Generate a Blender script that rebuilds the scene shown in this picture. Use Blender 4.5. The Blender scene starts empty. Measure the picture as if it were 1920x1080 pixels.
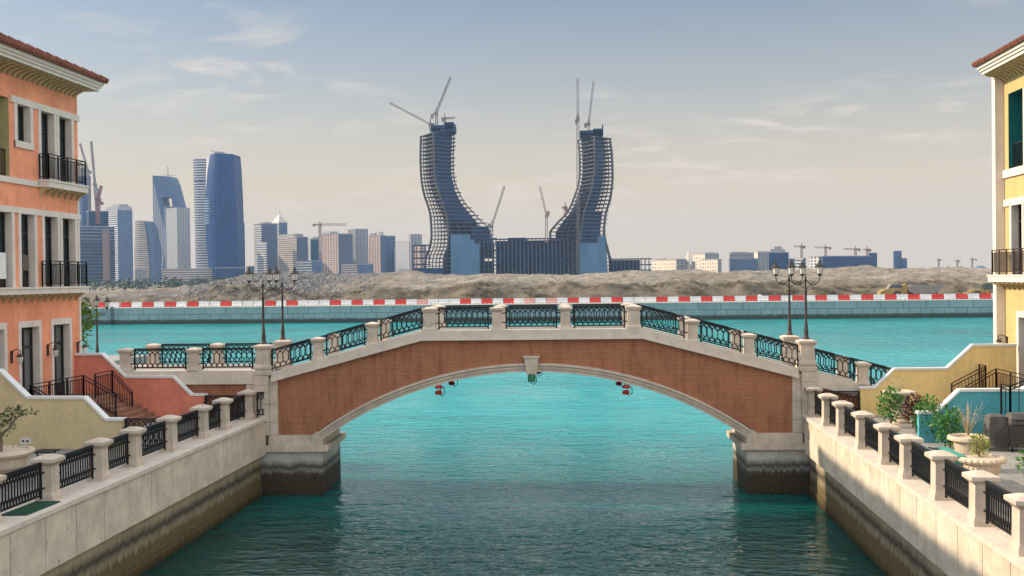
import bpy, math, random
from mathutils import Vector, Matrix, noise as MN
random.seed(7)
R = math.radians
S = bpy.context.scene
COL = S.collection
# ------------------------------------------------------------------ camera
F = 1900.0; CAMH = 8.87
YAW = math.atan(162 / F); PIT = 20 / F; ROLL = .012
_fw = Vector((-math.sin(YAW) * math.cos(PIT), math.cos(YAW) * math.cos(PIT), -math.sin(PIT)))
_r0 = _fw.cross(Vector((0, 0, 1))).normalized(); _u0 = _r0.cross(_fw)
_r = _r0 * math.cos(ROLL) - _u0 * math.sin(ROLL); _u = _u0 * math.cos(ROLL) + _r0 * math.sin(ROLL)
CAM = Vector((0, 0, CAMH))
cd = bpy.data.cameras.new('camera'); cam = bpy.data.objects.new('camera', cd); COL.objects.link(cam)
cd.sensor_width = 36; cd.lens = F / 1920 * 36; cd.clip_start = .1; cd.clip_end = 20000
_m = Matrix((_r, _u, -_fw)).transposed().to_4x4(); _m.translation = CAM
cam.matrix_world = _m
S.camera = cam
def ray(px, py): return _fw + _r * ((px - 960) / F) - _u * ((py - 540) / F)
def atX(px, py, X): d = ray(px, py); return CAM + d * (X / d.x)
def atY(px, py, Y): d = ray(px, py); return CAM + d * (Y / d.y)
def atZ(px, py, Z): d = ray(px, py); return CAM + d * ((Z - CAMH) / d.z)
# ------------------------------------------------------------------ light
SUN_AZ = R(85); SUN_EL = R(27.6)          # azimuth measured from +Y towards -X
sdir = Vector((-math.sin(SUN_AZ) * math.cos(SUN_EL), math.cos(SUN_AZ) * math.cos(SUN_EL), math.sin(SUN_EL)))
sl = bpy.data.lights.new('sun', 'SUN'); sun = bpy.data.objects.new('sun', sl); COL.objects.link(sun)
sl.energy = 2.95; sl.angle = R(.53); sl.color = (1, .84, .64)
sun.rotation_euler = sdir.to_track_quat('Z', 'Y').to_euler()
W = bpy.data.worlds.new('World'); S.world = W; W.use_nodes = True
S.view_settings.view_transform = 'Standard'; S.view_settings.look = 'None'
S.view_settings.exposure = 1.0; S.view_settings.gamma = 1
S.cycles.volume_bounces = 0; S.cycles.max_bounces = 8
S.cycles.diffuse_bounces = 3

class N:
    "small node-tree writer"
    def __init__(s, nt):
        s.nt = nt; nt.nodes.clear()
    def n(s, t, **k):
        x = s.nt.nodes.new(t)
        for a, b in k.items(): setattr(x, a, b)
        return x
    def put(s, sock, v):
        if v is None: return
        if isinstance(v, (int, float)): sock.default_value = v
        elif isinstance(v, (tuple, list)):
            n = len(sock.default_value); v = tuple(v)
            sock.default_value = (v + (1,))[:n] if len(v) < n else v[:n]
        else: s.nt.links.new(v, sock)
    def pos(s):
        return s.n('ShaderNodeNewGeometry').outputs['Position']
    def sep(s, v):
        x = s.n('ShaderNodeSeparateXYZ'); s.put(x.inputs[0], v); return x.outputs
    def comb(s, a, b, c):
        x = s.n('ShaderNodeCombineXYZ')
        for i, q in enumerate((a, b, c)): s.put(x.inputs[i], q)
        return x.outputs[0]
    def map(s, v, scale=(1, 1, 1), loc=(0, 0, 0), rot=(0, 0, 0)):
        x = s.n('ShaderNodeMapping'); s.put(x.inputs[0], v); s.put(x.inputs['Scale'], scale); s.put(x.inputs['Location'], loc); s.put(x.inputs['Rotation'], rot)
        return x.outputs[0]
    def noise(s, v, scale=1, detail=4, rough=.55, dist=0):
        x = s.n('ShaderNodeTexNoise'); s.put(x.inputs['Vector'], v); s.put(x.inputs['Scale'], scale); s.put(x.inputs['Detail'], detail)
        s.put(x.inputs['Roughness'], rough); s.put(x.inputs['Distortion'], dist); return x.outputs[0]
    def m(s, op, a, b=None, c=None, clamp=False):
        x = s.n('ShaderNodeMath', operation=op, use_clamp=clamp); s.put(x.inputs[0], a); s.put(x.inputs[1], b); s.put(x.inputs[2], c); return x.outputs[0]
    def ramp(s, f, stops):
        x = s.n('ShaderNodeValToRGB'); e = x.color_ramp.elements
        while len(e) < len(stops): e.new(.5)
        for i, (p, c) in enumerate(stops):
            e[i].position = p
            e[i].color = (c, c, c, 1) if isinstance(c, (int, float)) else tuple(c) + (1,)
        s.put(x.inputs[0], f); return x.outputs[0]
    def mix(s, f, a, b, mode='MIX'):
        x = s.n('ShaderNodeMix', data_type='RGBA', blend_type=mode)
        s.put(x.inputs[0], f); s.put(x.inputs[6], a); s.put(x.inputs[7], b); return x.outputs[2]
    def bump(s, h, strength=.3, dist=.02, nrm=None):
        x = s.n('ShaderNodeBump'); s.put(x.inputs['Strength'], strength); s.put(x.inputs['Distance'], dist); s.put(x.inputs['Height'], h)
        if nrm is not None: s.put(x.inputs['Normal'], nrm)
        return x.outputs[0]
    def out(s, col, rough=.8, metal=0, nrm=None, spec=.3, **k):
        p = s.n('ShaderNodeBsdfPrincipled'); s.put(p.inputs['Base Color'], col); s.put(p.inputs['Roughness'], rough); s.put(p.inputs['Metallic'], metal)
        s.put(p.inputs['Specular IOR Level'], spec)
        for a, b in k.items(): s.put(p.inputs[a.replace('_', ' ')], b)
        if nrm is not None: s.put(p.inputs['Normal'], nrm)
        o = s.n('ShaderNodeOutputMaterial'); s.nt.links.new(p.outputs[0], o.inputs[0]); return p
def newmat(name):
    m = bpy.data.materials.new(name); m.use_nodes = True
    return m, N(m.node_tree)
def sc(c, k): return tuple(min(1, x * k) for x in c)

# world: physical sky with thin cloud wisps
n = N(W.node_tree)
sky = n.n('ShaderNodeTexSky', sky_type='NISHITA'); sky.sun_disc = False
sky.sun_elevation = SUN_EL; sky.sun_rotation = -SUN_AZ; sky.dust_density = 1.2; sky.ozone_density = 1.0; sky.air_density = 1.0; sky.altitude = 0
tc = n.n('ShaderNodeTexCoord').outputs['Generated']
x, y, z = n.sep(tc)
zz = n.m('ADD', n.m('MAXIMUM', z, 0), .16)
pv = n.comb(n.m('DIVIDE', x, zz), n.m('DIVIDE', y, zz), 0)
c1 = n.noise(n.map(pv, (1.5, 2.3, 1), (3.1, .2, 0), (0, 0, .3)), 2.3, 8, .58, .5)
c2 = n.noise(n.map(pv, (1, 1.6, 1), (7.7, 1.2, 0)), .7, 3, .5)
cm = n.m('MULTIPLY', n.ramp(c1, [(.5, 0), (.68, 1)]), n.ramp(c2, [(.44, 0), (.6, 1)]))
fade = n.ramp(z, [(.03, 0), (.12, 1)])
cm = n.m('MULTIPLY', n.m('MULTIPLY', cm, fade), .72)
hs = n.n('ShaderNodeHueSaturation'); n.put(hs.inputs['Saturation'], 1.25); n.put(hs.inputs['Color'], sky.outputs[0])
skyc = hs.outputs[0]
warm = n.ramp(z, [(0, .97), (.09, .86), (.18, .42), (.28, .14)])
skyc = n.mix(warm, skyc, (6.3, 5.15, 3.85))
colr = n.mix(cm, skyc, (7.3, 6.35, 5.6))
# added fill: sky overhead and behind the camera brightened for shaded faces, front dimmed
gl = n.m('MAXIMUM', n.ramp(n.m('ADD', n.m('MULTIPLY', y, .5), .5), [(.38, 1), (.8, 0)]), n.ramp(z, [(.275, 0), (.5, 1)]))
fill_sky = n.mix(n.noise(n.map(tc, (3, 3, 5)), 1, 4, .5), (3.3, 3.75, 4.4), (5.2, 5.35, 5.7))
colr = n.mix(gl, n.mix(1, colr, (.42, .415, .40), 'MULTIPLY'), fill_sky)
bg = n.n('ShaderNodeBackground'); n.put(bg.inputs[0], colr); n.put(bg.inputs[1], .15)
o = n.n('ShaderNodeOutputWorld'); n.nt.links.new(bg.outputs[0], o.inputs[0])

# ------------------------------------------------------------------ mesh helpers
class MB:
    def __init__(s, M=None): s.v = []; s.f = []; s.uv = None; s.M = M
    def add(s, vs, fs):
        o = len(s.v)
        s.v += [(s.M @ Vector(q)) if s.M else Vector(q) for q in vs]
        s.f += [tuple(i + o for i in f) for f in fs]
    def box(s, x0, x1, y0, y1, z0, z1):
        s.add([(x0, y0, z0), (x1, y0, z0), (x1, y1, z0), (x0, y1, z0), (x0, y0, z1), (x1, y0, z1), (x1, y1, z1), (x0, y1, z1)],
              [(0, 3, 2, 1), (4, 5, 6, 7), (0, 1, 5, 4), (1, 2, 6, 5), (2, 3, 7, 6), (3, 0, 4, 7)])
        return s
    def frus(s, cx, cy, rings):
        "stack of rectangles: (z, half x, half y)"
        vs = []; fs = []
        for z, a, b in rings: vs += [(cx - a, cy - b, z), (cx + a, cy - b, z), (cx + a, cy + b, z), (cx - a, cy + b, z)]
        for k in range(len(rings) - 1):
            for i in range(4):
                j = (i + 1) % 4; fs.append((4 * k + i, 4 * k + j, 4 * k + 4 + j, 4 * k + 4 + i))
        L = 4 * len(rings) - 4
        fs += [(3, 2, 1, 0), (L, L + 1, L + 2, L + 3)]
        s.add(vs, fs); return s
    def prism(s, poly, fn, a, b):
        n = len(poly)
        s.add([fn(p, q, a) for p, q in poly] + [fn(p, q, b) for p, q in poly],
              [tuple(range(n - 1, -1, -1)), tuple(range(n, 2 * n))] + [(i, (i + 1) % n, n + (i + 1) % n, n + i) for i in range(n)])
        return s
    def bar(s, a, b, w, h=None):
        "square bar from a to b"
        h = h or w; a = Vector(a); b = Vector(b); d = (b - a)
        if d.length < 1e-6: return s
        d.normalize(); up = Vector((0, 0, 1)) if abs(d.z) < .95 else Vector((0, 1, 0))
        x = d.cross(up).normalized(); y = x.cross(d)
        x *= w / 2; y *= h / 2
        s.add([a - x - y, a + x - y, a + x + y, a - x + y, b - x - y, b + x - y, b + x + y, b - x + y],
              [(0, 3, 2, 1), (4, 5, 6, 7), (0, 1, 5, 4), (1, 2, 6, 5), (2, 3, 7, 6), (3, 0, 4, 7)])
        return s
    def path(s, pts, w):
        for a, b in zip(pts, pts[1:]): s.bar(a, b, w)
        return s
    def tube(s, pts, r, k=8):
        pts = [Vector(p) for p in pts]; rs = r if isinstance(r, (list, tuple)) else [r] * len(pts)
        vs = []; fs = []
        px = None
        for i, p in enumerate(pts):
            d = (pts[min(i + 1, len(pts) - 1)] - pts[max(i - 1, 0)]).normalized()
            if px is None:
                up = Vector((0, 0, 1)) if abs(d.z) < .9 else Vector((1, 0, 0)); px = d.cross(up).normalized()
            else: px = (px - d * px.dot(d)).normalized()
            py = d.cross(px)
            for j in range(k):
                a = 2 * math.pi * j / k; vs.append(p + (px * math.cos(a) + py * math.sin(a)) * rs[i])
        for i in range(len(pts) - 1):
            for j in range(k):
                q = (j + 1) % k; fs.append((i * k + j, i * k + q, i * k + k + q, i * k + k + j))
        fs += [tuple(range(k - 1, -1, -1)), tuple(range(len(vs) - k, len(vs)))]
        s.add(vs, fs); return s
    def lathe(s, prof, c=(0, 0, 0), k=16, lobes=0, amp=0):
        "prof: (r, z)"
        vs = []; fs = []
        for r, z in prof:
            for j in range(k):
                a = 2 * math.pi * j / k; rr = r * (1 + amp * abs(math.sin(a * lobes / 2))) if lobes else r
                vs.append((c[0] + rr * math.cos(a), c[1] + rr * math.sin(a), c[2] + z))
        for i in range(len(prof) - 1):
            for j in range(k):
                q = (j + 1) % k; fs.append((i * k + j, i * k + q, i * k + k + q, i * k + k + j))
        fs += [tuple(range(k - 1, -1, -1)), tuple(range(len(vs) - k, len(vs)))]
        s.add(vs, fs); return s
    def leaf(s, p, d, up, l, w):
        d = Vector(d).normalized(); x = d.cross(Vector(up)).normalized() * w / 2; p = Vector(p)
        s.add([p, p + d * l * .5 + x, p + d * l, p + d * l * .5 - x], [(0, 1, 2, 3)])
WM = {}
def obj(name, mb, mat, parent=None, smooth=False, local=False):
    me = bpy.data.meshes.new(name)
    vs = mb.v
    if parent is not None and not local:
        inv = WM[parent.name].inverted(); vs = [inv @ q for q in vs]
    me.from_pydata([tuple(q) for q in vs], [], mb.f)
    if mb.uv:
        l = me.uv_layers.new(name='face_uv')
        for i, q in enumerate(mb.uv): l.data[i].uv = q
    me.materials.append(mat)
    if smooth:
        me.polygons.foreach_set('use_smooth', [True] * len(me.polygons))
        try: me.set_sharp_from_angle(angle=R(40))
        except Exception: pass
    me.update()
    o = bpy.data.objects.new(name, me); COL.objects.link(o)
    if parent is not None: o.parent = parent
    WM[o.name] = WM[parent.name] if parent is not None else Matrix.Identity(4)
    return o
def tag(o, label, cat, group=None):
    o['label'] = label; o['category'] = cat
    if group: o['group'] = group
    return o
def thing(name, label, cat, loc=(0, 0, 0), rz=0, group=None):
    o = bpy.data.objects.new(name, None); COL.objects.link(o); o.empty_display_size = .2
    o.location = loc; o.rotation_euler = (0, 0, rz)
    WM[o.name] = Matrix.Translation(loc) @ Matrix.Rotation(rz, 4, 'Z')
    return tag(o, label, cat, group)
def structure(name, mb, mat, smooth=False):
    o = obj(name, mb, mat, smooth=smooth); o['kind'] = 'structure'; return o
def dup(o, loc=None, rz=None, label=None, group=None, parent=None):
    c = o.copy(); COL.objects.link(c)
    if parent is not None: c.parent = parent
    if loc is not None: c.location = loc
    if rz is not None: c.rotation_euler = (0, 0, rz)
    if label: c['label'] = label
    if group: c['group'] = group
    for ch in list(o.children): dup(ch, parent=c)
    return c

# ------------------------------------------------------------------ materials
def plaster(name, c, var=.25, bump=.25):
    m, n = newmat(name); p = n.pos()
    a = n.noise(p, .9, 6, .62); b = n.noise(p, 5, 4, .6)
    st = n.noise(n.map(p, (3, 3, .35)), 1.1, 5, .65)
    col = n.mix(n.ramp(a, [(.3, 0), (.72, 1)]), sc(c, 1 - var), sc(c, 1 + var * .6))
    col = n.mix(n.m('MULTIPLY', n.ramp(b, [(.42, 0), (.75, 1)]), .35), col, sc(c, 1.35))
    col = n.mix(n.m('MULTIPLY', n.ramp(st, [(.5, 0), (.78, 1)]), .45), col, sc(c, .6))
    n.out(col, .9, nrm=n.bump(n.noise(p, 30, 4, .6), bump, .01), spec=.15); return m
def stone(name, c, var=.2, rough=.8, streak=.3):
    m, n = newmat(name); p = n.pos()
    a = n.noise(p, 2.2, 6, .6); b = n.noise(p, 26, 3, .6)
    st = n.noise(n.map(p, (4, 4, .3)), 1.3, 5, .7)
    col = n.mix(n.ramp(a, [(.3, 0), (.7, 1)]), sc(c, 1 - var), sc(c, 1 + var * .4))
    col = n.mix(n.m('MULTIPLY', n.ramp(st, [(.52, 0), (.78, 1)]), streak), col, sc((c[0], c[1] * .93, c[2] * .8), .5))
    col = n.mix(n.m('MULTIPLY', n.ramp(b, [(.55, 0), (.7, 1)]), .2), col, sc(c, .6))
    n.out(col, rough, nrm=n.bump(b, .2, .008), spec=.25); return m
def plain(name, c, rough=.5, metal=0, var=.15, scale=6, spec=.4, **k):
    m, n = newmat(name); a = n.noise(n.pos(), scale, 4, .6)
    n.out(n.mix(n.ramp(a, [(.3, 0), (.7, 1)]), sc(c, 1 - var), sc(c, 1 + var)), rough, metal, spec=spec, **k); return m
M_stone = stone('cream_stone', (.60, .495, .39), .24, .8, .4)
M_stone2 = stone('pale_coping_stone', (.66, .565, .465), .16, streak=.3)
M_trim = stone('white_trim', (.72, .63, .535), .12, streak=.25)
M_iron = plain('black_iron', (.009, .010, .011), .55, 0, .4, spec=.3)
M_brown_iron = plain('brown_iron', (.05, .028, .02), .5, .2, .3)
M_glass = plain('dark_glass', (.03, .045, .045), .08, 0, .3, 1, spec=.6)
M_curtain = plain('curtained_glass', (.13, .155, .14), .12, 0, .25, 1.2, spec=.5)
M_wood = plain('dark_door_wood', (.022, .016, .014), .5)
M_orange = plaster('orange_plaster', (.86, .325, .18), .22)
M_red = plaster('red_plaster', (.72, .235, .15), .28)
M_olive = plaster('ochre_plaster', (.44, .37, .17), .12)
M_lyel = plaster('pale_yellow_plaster', (.63, .51, .29), .1)
M_yellow = plaster('sunny_yellow_plaster', (.53, .395, .175), .08)
M_gold = plaster('golden_plaster', (.86, .63, .26), .12)
M_teal = plaster('teal_plaster', (.10, .37, .42), .15)
M_teal_in = plaster('deep_teal_plaster', (.02, .17, .16), .2)
M_soffit = plaster('ochre_soffit', (.50, .38, .2), .08)
M_white = plain('white_paint', (.72, .70, .66), .6, 0, .06)
M_tile = None
m, n = newmat('roof_tile'); p = n.pos(); a = n.noise(p, 3.5, 5, .7); b = n.noise(p, 14, 3, .6)
col = n.mix(n.ramp(a, [(.3, 0), (.7, 1)]), (.12, .035, .022), (.27, .10, .06)); col = n.mix(n.ramp(b, [(.62, 0), (.72, 1)]), col, (.5, .3, .2))
n.out(col, .85); M_tile = m
# brick: courses follow world height, run along x
m, n = newmat('red_brick'); x, y, z = n.sep(n.pos())
bv = n.comb(x, z, 0)
bt = n.n('ShaderNodeTexBrick'); n.put(bt.inputs['Vector'], bv); bt.offset = .5
for k, v in (('Scale', 1), ('Mortar Size', .014), ('Mortar Smooth', .3), ('Bias', 0), ('Brick Width', .62), ('Row Height', .098)): n.put(bt.inputs[k], v)
n.put(bt.inputs['Color1'], (.42, .185, .095)); n.put(bt.inputs['Color2'], (.37, .155, .08)); n.put(bt.inputs['Mortar'], (.21, .095, .055))
v1 = n.noise(n.pos(), .8, 5, .65); v2 = n.noise(n.map(n.pos(), (2.5, 2.5, .5)), 1.2, 5, .7)
col = n.mix(n.ramp(v1, [(.3, 0), (.75, .4)]), bt.outputs[0], (.44, .19, .10)); col = n.mix(n.ramp(v2, [(.48, 0), (.78, .7)]), col, (.11, .04, .025))
n.out(col, .9, nrm=n.bump(bt.outputs['Fac'], -.4, .01), spec=.15); M_brick = m
# quay wall: tide line, algae and panel joints
def quaymat(name, top, low, wet=0):
    m, n = newmat(name); p = n.pos(); x, y, z = n.sep(p)
    a = n.noise(p, .9, 6, .62); st = n.noise(n.map(p, (5, 5, .25)), 1.5, 6, .7); w = n.noise(n.map(p, (1.2, 1.2, .6)), 2, 6, .75); fine = n.noise(p, 18, 4, .65)
    zt = n.m('ADD', z, n.m('ADD', n.m('MULTIPLY', n.m('SUBTRACT', w, .5), .35), n.m('MULTIPLY', n.m('SUBTRACT', st, .5), .35)))
    zs = n.m('ADD', z, n.m('MULTIPLY', n.m('SUBTRACT', st, .5), .9))
    lowc = n.mix(n.ramp(a, [(.3, 0), (.7, 1)]), sc(low, .8), sc(low, 1.15))
    brown = n.mix(n.ramp(fine, [(.35, 0), (.65, 1)]), (.075, .052, .022), (.19, .14, .065))
    col = n.mix(n.ramp(n.m('MULTIPLY', zs, .5), [(.36, 1), (.5, 0)]), lowc, brown)
    g = n.m('SUBTRACT', 1.1, n.m('ABSOLUTE', n.m('MULTIPLY', n.m('SUBTRACT', zt, 1.14), 3.6)), clamp=True)
    col = n.mix(n.m('MULTIPLY', g, .85), col, (.022, .02, .018))
    g2 = n.ramp(zs, [(.05, .85), (.38, 0)])
    col = n.mix(g2, col, (.035, .022, .006))
    tp = n.mix(n.ramp(n.noise(p, 1.3, 6, .68), [(.32, 0), (.68, 1)]), sc(top, .74), sc(top, 1.1))
    drip = n.m('MULTIPLY', n.ramp(st, [(.5, 0), (.72, 1)]), n.ramp(n.m('MULTIPLY', z, .25), [(.5, .15), (.8, .55)]))
    tp = n.mix(drip, tp, sc((top[0], top[1] * .9, top[2] * .75), .45))
    spot = n.m('MULTIPLY', n.ramp(n.noise(n.map(p, (3, 3, 1.2)), 3, 3, .6), [(.64, 0), (.70, 1)]), .7)
    tp = n.mix(spot, tp, sc(top, .4))
    if wet: col = n.mix(n.m('MULTIPLY', n.ramp(n.m('ADD', zt, n.m('MULTIPLY', n.m('SUBTRACT', zs, zt), .25)), [(.88, wet), (1.02, 0)]), .95), col, n.mix(n.ramp(fine, [(.35, 0), (.65, 1)]), (.02, .016, .010), (.06, .045, .028)))
    col = n.mix(n.m('GREATER_THAN', z, 1.69), col, tp)
    n.out(col, .85, nrm=n.bump(fine, .35, .012), spec=.25); return m
M_quay = quaymat('quay_concrete', (.66, .555, .43), (.40, .33, .215))
M_pier = quaymat('pier_stone', (.50, .46, .41), (.46, .43, .37), .9)
m, n = newmat('terrace_paving'); p = n.pos(); x, y, z = n.sep(p)
bt = n.n('ShaderNodeTexBrick'); n.put(bt.inputs['Vector'], n.comb(x, y, 0)); bt.offset = 0
for k, v in (('Scale', 1), ('Mortar Size', .008), ('Brick Width', .6), ('Row Height', .6)): n.put(bt.inputs[k], v)
n.put(bt.inputs['Color1'], (.36, .33, .30)); n.put(bt.inputs['Color2'], (.30, .28, .26)); n.put(bt.inputs['Mortar'], (.16, .14, .12))
n.out(n.mix(n.ramp(n.noise(p, 2, 5, .6), [(.35, 0), (.75, .5)]), bt.outputs[0], (.2, .18, .16)), .8); M_pave = m
# water
m, n = newmat('canal_water'); p = n.pos(); x, y, z = n.sep(p)
a = n.noise(n.map(p, (.03, .05, 1)), 1, 4, .6)
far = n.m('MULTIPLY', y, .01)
near = n.mix(n.ramp(a, [(.35, 0), (.7, 1)]), (.002, .038, .030), (.004, .066, .056))  # canal's shade is partly put into this darker near colour
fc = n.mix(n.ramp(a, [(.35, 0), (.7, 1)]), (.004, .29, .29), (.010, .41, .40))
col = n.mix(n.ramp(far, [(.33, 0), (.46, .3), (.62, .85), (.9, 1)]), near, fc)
w1 = n.noise(n.map(p, (.5, 1.1, 1), rot=(0, 0, .15)), 1.0, 1, .5, .5); w2 = n.noise(n.map(p, (.8, 1.7, 1), rot=(0, 0, -.2)), 2.4, 1.5, .5, .6); w3 = n.noise(n.map(p, (.12, .3, 1)), 1, 2, .5)
h = n.m('ADD', n.m('MULTIPLY', w1, .6), n.m('ADD', n.m('MULTIPLY', w2, .34), n.m('MULTIPLY', w3, .5)))
gust = n.ramp(n.noise(n.map(p, (.05, .11, 1)), 1, 3, .5), [(.35, .25), (.65, .75)])
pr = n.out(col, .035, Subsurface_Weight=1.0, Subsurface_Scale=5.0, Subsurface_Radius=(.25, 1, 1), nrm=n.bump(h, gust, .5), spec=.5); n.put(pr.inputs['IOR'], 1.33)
M_water = m
# far land
m, n = newmat('excavated_sand'); p = n.pos(); x, y, z = n.sep(p)
a = n.noise(p, .035, 6, .62); b = n.noise(p, .35, 6, .7); c = n.noise(p, 1.8, 4, .7)
col = n.mix(n.ramp(a, [(.35, 0), (.65, 1)]), (.20, .165, .12), (.34, .295, .235))
col = n.mix(n.ramp(b, [(.42, 0), (.66, .8)]), col, (.13, .105, .075)); col = n.mix(n.ramp(c, [(.58, 0), (.7, .5)]), col, (.38, .34, .28))
hp = n.m('MULTIPLY', n.ramp(n.m('ADD', n.m('MULTIPLY', x, .01), n.m('ADD', n.m('MULTIPLY', n.noise(p, .08, 4, .6), .2), 1.4)), [(.22, 0), (.32, 1), (.80, 1), (.92, 0)]), .85)
col = n.mix(hp, col, n.mix(n.ramp(b, [(.36, 0), (.66, 1)]), (.075, .073, .072), (.25, .235, .215)))
ed = n.ramp(n.m('MULTIPLY', n.m('SUBTRACT', n.m('ADD', y, n.m('MULTIPLY', n.m('SUBTRACT', n.noise(p, .12, 4, .6), .5), 14)), 219), .06), [(.25, 1), (.75, 0)])
col = n.mix(n.m('MULTIPLY', ed, .8), col, n.mix(n.ramp(b, [(.38, 0), (.62, 1)]), (.065, .052, .034), (.21, .17, .115)))
n.out(col, .95, nrm=n.bump(n.m('ADD', b, n.m('MULTIPLY', c, .35)), .8, .7), spec=.1); M_sand = m
M_rock = stone('broken_rock', (.20, .185, .17), .4, .95, .1)
m, n = newmat('sea_wall_block'); p = n.pos(); x, y, z = n.sep(p)
def brk(w, r, off):
    b = n.n('ShaderNodeTexBrick'); n.put(b.inputs['Vector'], n.comb(x, n.m('ADD', z, off), 0)); b.offset = .5
    for k, v in (('Scale', 1), ('Mortar Size', .06), ('Brick Width', w), ('Row Height', r)): n.put(b.inputs[k], v)
    n.put(b.inputs['Color1'], (.21, .27, .27)); n.put(b.inputs['Color2'], (.25, .31, .31)); n.put(b.inputs['Mortar'], (.07, .10, .10)); return b.outputs[0]
u1 = brk(4.4, 1.45, -1.98); u2 = brk(2.2, 1.1, -.88)
col = n.mix(n.m('GREATER_THAN', z, 1.98), u2, u1)
col = n.mix(n.ramp(n.noise(n.map(p, (1, 1, .3)), .6, 5, .7), [(.4, 0), (.7, .5)]), col, (.14, .19, .19))
zt = n.m('ADD', z, n.m('MULTIPLY', n.m('SUBTRACT', n.noise(p, .8, 5, .7), .5), .7))
col = n.mix(n.ramp(zt, [(.7, 1), (.95, 0)]), col, (.055, .06, .05))
n.out(col, .85); M_sea = m

# ------------------------------------------------------------------ ground, water, quays
b = MB(); b.add([(-3000, -90, 0), (3000, -90, 0), (3000, 204.6, 0), (-3000, 204.6, 0)], [(0, 1, 2, 3)]); structure('water', b, M_water)
b = MB(); b.box(-60, -14.95, -60, 41.0, -2, 3.19); b.box(-60, -24.3, 41.0, 53, -2, 4.9); b.box(-24.3, -19.6, 41.0, 44.9, -2, 4.6)
b.box(9.35, 60, -60, 44.6, -2, 3.19)
structure('pavement', b, M_pave)
XL, XR = -13.74, 8.16
def quay(name, label, x0, sgn):
    t = thing(name, label, 'quay wall', (x0, 20, 0))
    def bx(mb, d0, d1, y0, y1, z0, z1):     # d = distance behind the face
        a, c = sorted((x0 + sgn * d0, x0 + sgn * d1)); mb.box(a, c, y0, y1, z0, z1)
    lo = MB(); up = MB(); y = -60.0; end = 40.72 if sgn < 0 else 41.4
    k = 0
    while y < end - .2:
        e = min(y + 1.5, end)
        bx(up, 0, .6, y + .014, e - .014, 1.69, 3.07)
        e2 = min(y + 1.5, 40.7 if sgn < 0 else 41.4)
        bx(lo, .21, .8, y + .006, e2 - .006, .36, 1.67)
        bx(lo, .17, .8, y + .006, e2 - .006, -2, .34)
        y += 1.5
    bx(lo, .26, 1.2, -60, 40.7, -2, 3.0)
    obj('lower_wall', lo, M_quay, t); obj('upper_panel', up, M_quay, t)
    c = MB(); a_, c_ = sorted((x0 - sgn * .05, x0 + sgn * 1.19)); c.box(a_, c_, -60, end + .25, 3.08, 3.2)
    obj('coping', c, M_stone2, t); return t
quay('quay_wall', 'stained concrete quay wall with dark tide line below the orange house', XL, -1)
quay('quay_wall', 'cream sunlit quay wall with a slanting shadow below the yellow house', XR, 1)

# ------------------------------------------------------------------ stone posts and railings
def post_mesh(z0, h, bw, cw):
    b = MB(); k = h
    b.frus(0, 0, [(0, bw * 1.2, bw * 1.2), (.09 * k, bw * 1.2, bw * 1.2), (.2 * k, bw * 1.0, bw * 1.0), (.76 * k, bw * .96, bw * .96), (.79 * k, bw * 1.1, bw * 1.1), (.84 * k, cw * .94, cw * .94), (.86 * k, cw, cw), (.93 * k, cw, cw), (h, cw * .3, cw * .3)])
    return b
def railing(mb, A, B, H, cnt, w, top=.05, peg=.12, arc=1.0):
    A = Vector(A); B = Vector(B); up = Vector((0, 0, 1)); D = B - A
    P = lambda t, h: A + D * t + up * h
    mb.bar(P(0, H), P(1, H), top, top); mb.bar(P(0, .0), P(1, .0), w * 1.4)
    mb.bar(P(0, H * .93), P(1, H * .93), w)
    for t in (0, 1): mb.bar(P(t, -.1), P(t, H), w * 1.7)
    u = D.normalized()
    for h in (.12, .62): 
        for t, sg in ((0, -1), (1, 1)):
            q = P(t, H * h + .06); mb.bar(q, q + u * sg * peg, w * 1.4)
    for k in range(cnt + 1):
        x = k / cnt
        mb.bar(P(x, H * .26), P(x, H * .66), w)
        for sg in (-1, 1):
            pts = []
            for i in range(4):
                a = i / 3; xx = x + sg * arc / cnt * (1 - math.cos(a * math.pi / 2)) ; hh = H * (.66 + .27 * math.sin(a * math.pi / 2) if True else 0)
                xx = x + sg * arc / cnt * a ** 1.3
                pts.append((xx, H * (.66 + .27 * a)))
            pts2 = [(x + sg * .5 / cnt * math.sin(a * math.pi / 2), H * (.26 - .25 * (1 - math.cos(a * math.pi / 2)))) for a in (0, .35, .7, 1)]
            for L in (pts, pts2):
                for (xa, ha), (xb, hb) in zip(L, L[1:]):
                    if -.001 <= min(xa, xb) and max(xa, xb) <= 1.001: mb.bar(P(xa, ha), P(xb, hb), w)

# ------------------------------------------------------------------ the bridge (local frame: x along, y away from the camera)
BW = 3.25
bridge = thing('footbridge', 'red brick arched footbridge with pale stone coping crossing the canal', 'bridge', (-2.75, 41.27, 0), R(2.2))
def strip(mb, us, zb, zt, v0, v1):
    "solid between the curves zb(u) and zt(u), v0..v1"
    vs = []; fs = []
    for u in us: vs += [(u, v0, zb(u)), (u, v0, zt(u)), (u, v1, zt(u)), (u, v1, zb(u))]
    for i in range(len(us) - 1):
        a = 4 * i; c = a + 4
        for j in range(4):
            q = (j + 1) % 4; fs.append((a + j, c + j, c + q, a + q) if False else (a + j, a + q, c + q, c + j))
    L = 4 * (len(us) - 1)
    fs += [(3, 2, 1, 0), (L, L + 1, L + 2, L + 3)]
    mb.add(vs, fs)
def arcz(half, rise, apex):
    Rr = (half * half + rise * rise) / (2 * rise)
    return lambda u: apex - Rr + math.sqrt(max(Rr * Rr - u * u, 0))
ctop = lambda u: 6.72 - .264 * max(0, abs(u) - 4.5)
cbot = lambda u: ctop(u) - .36
ext = arcz(9.14, 2.87, 5.33); intr = arcz(8.66, 2.72, 5.0)
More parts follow.
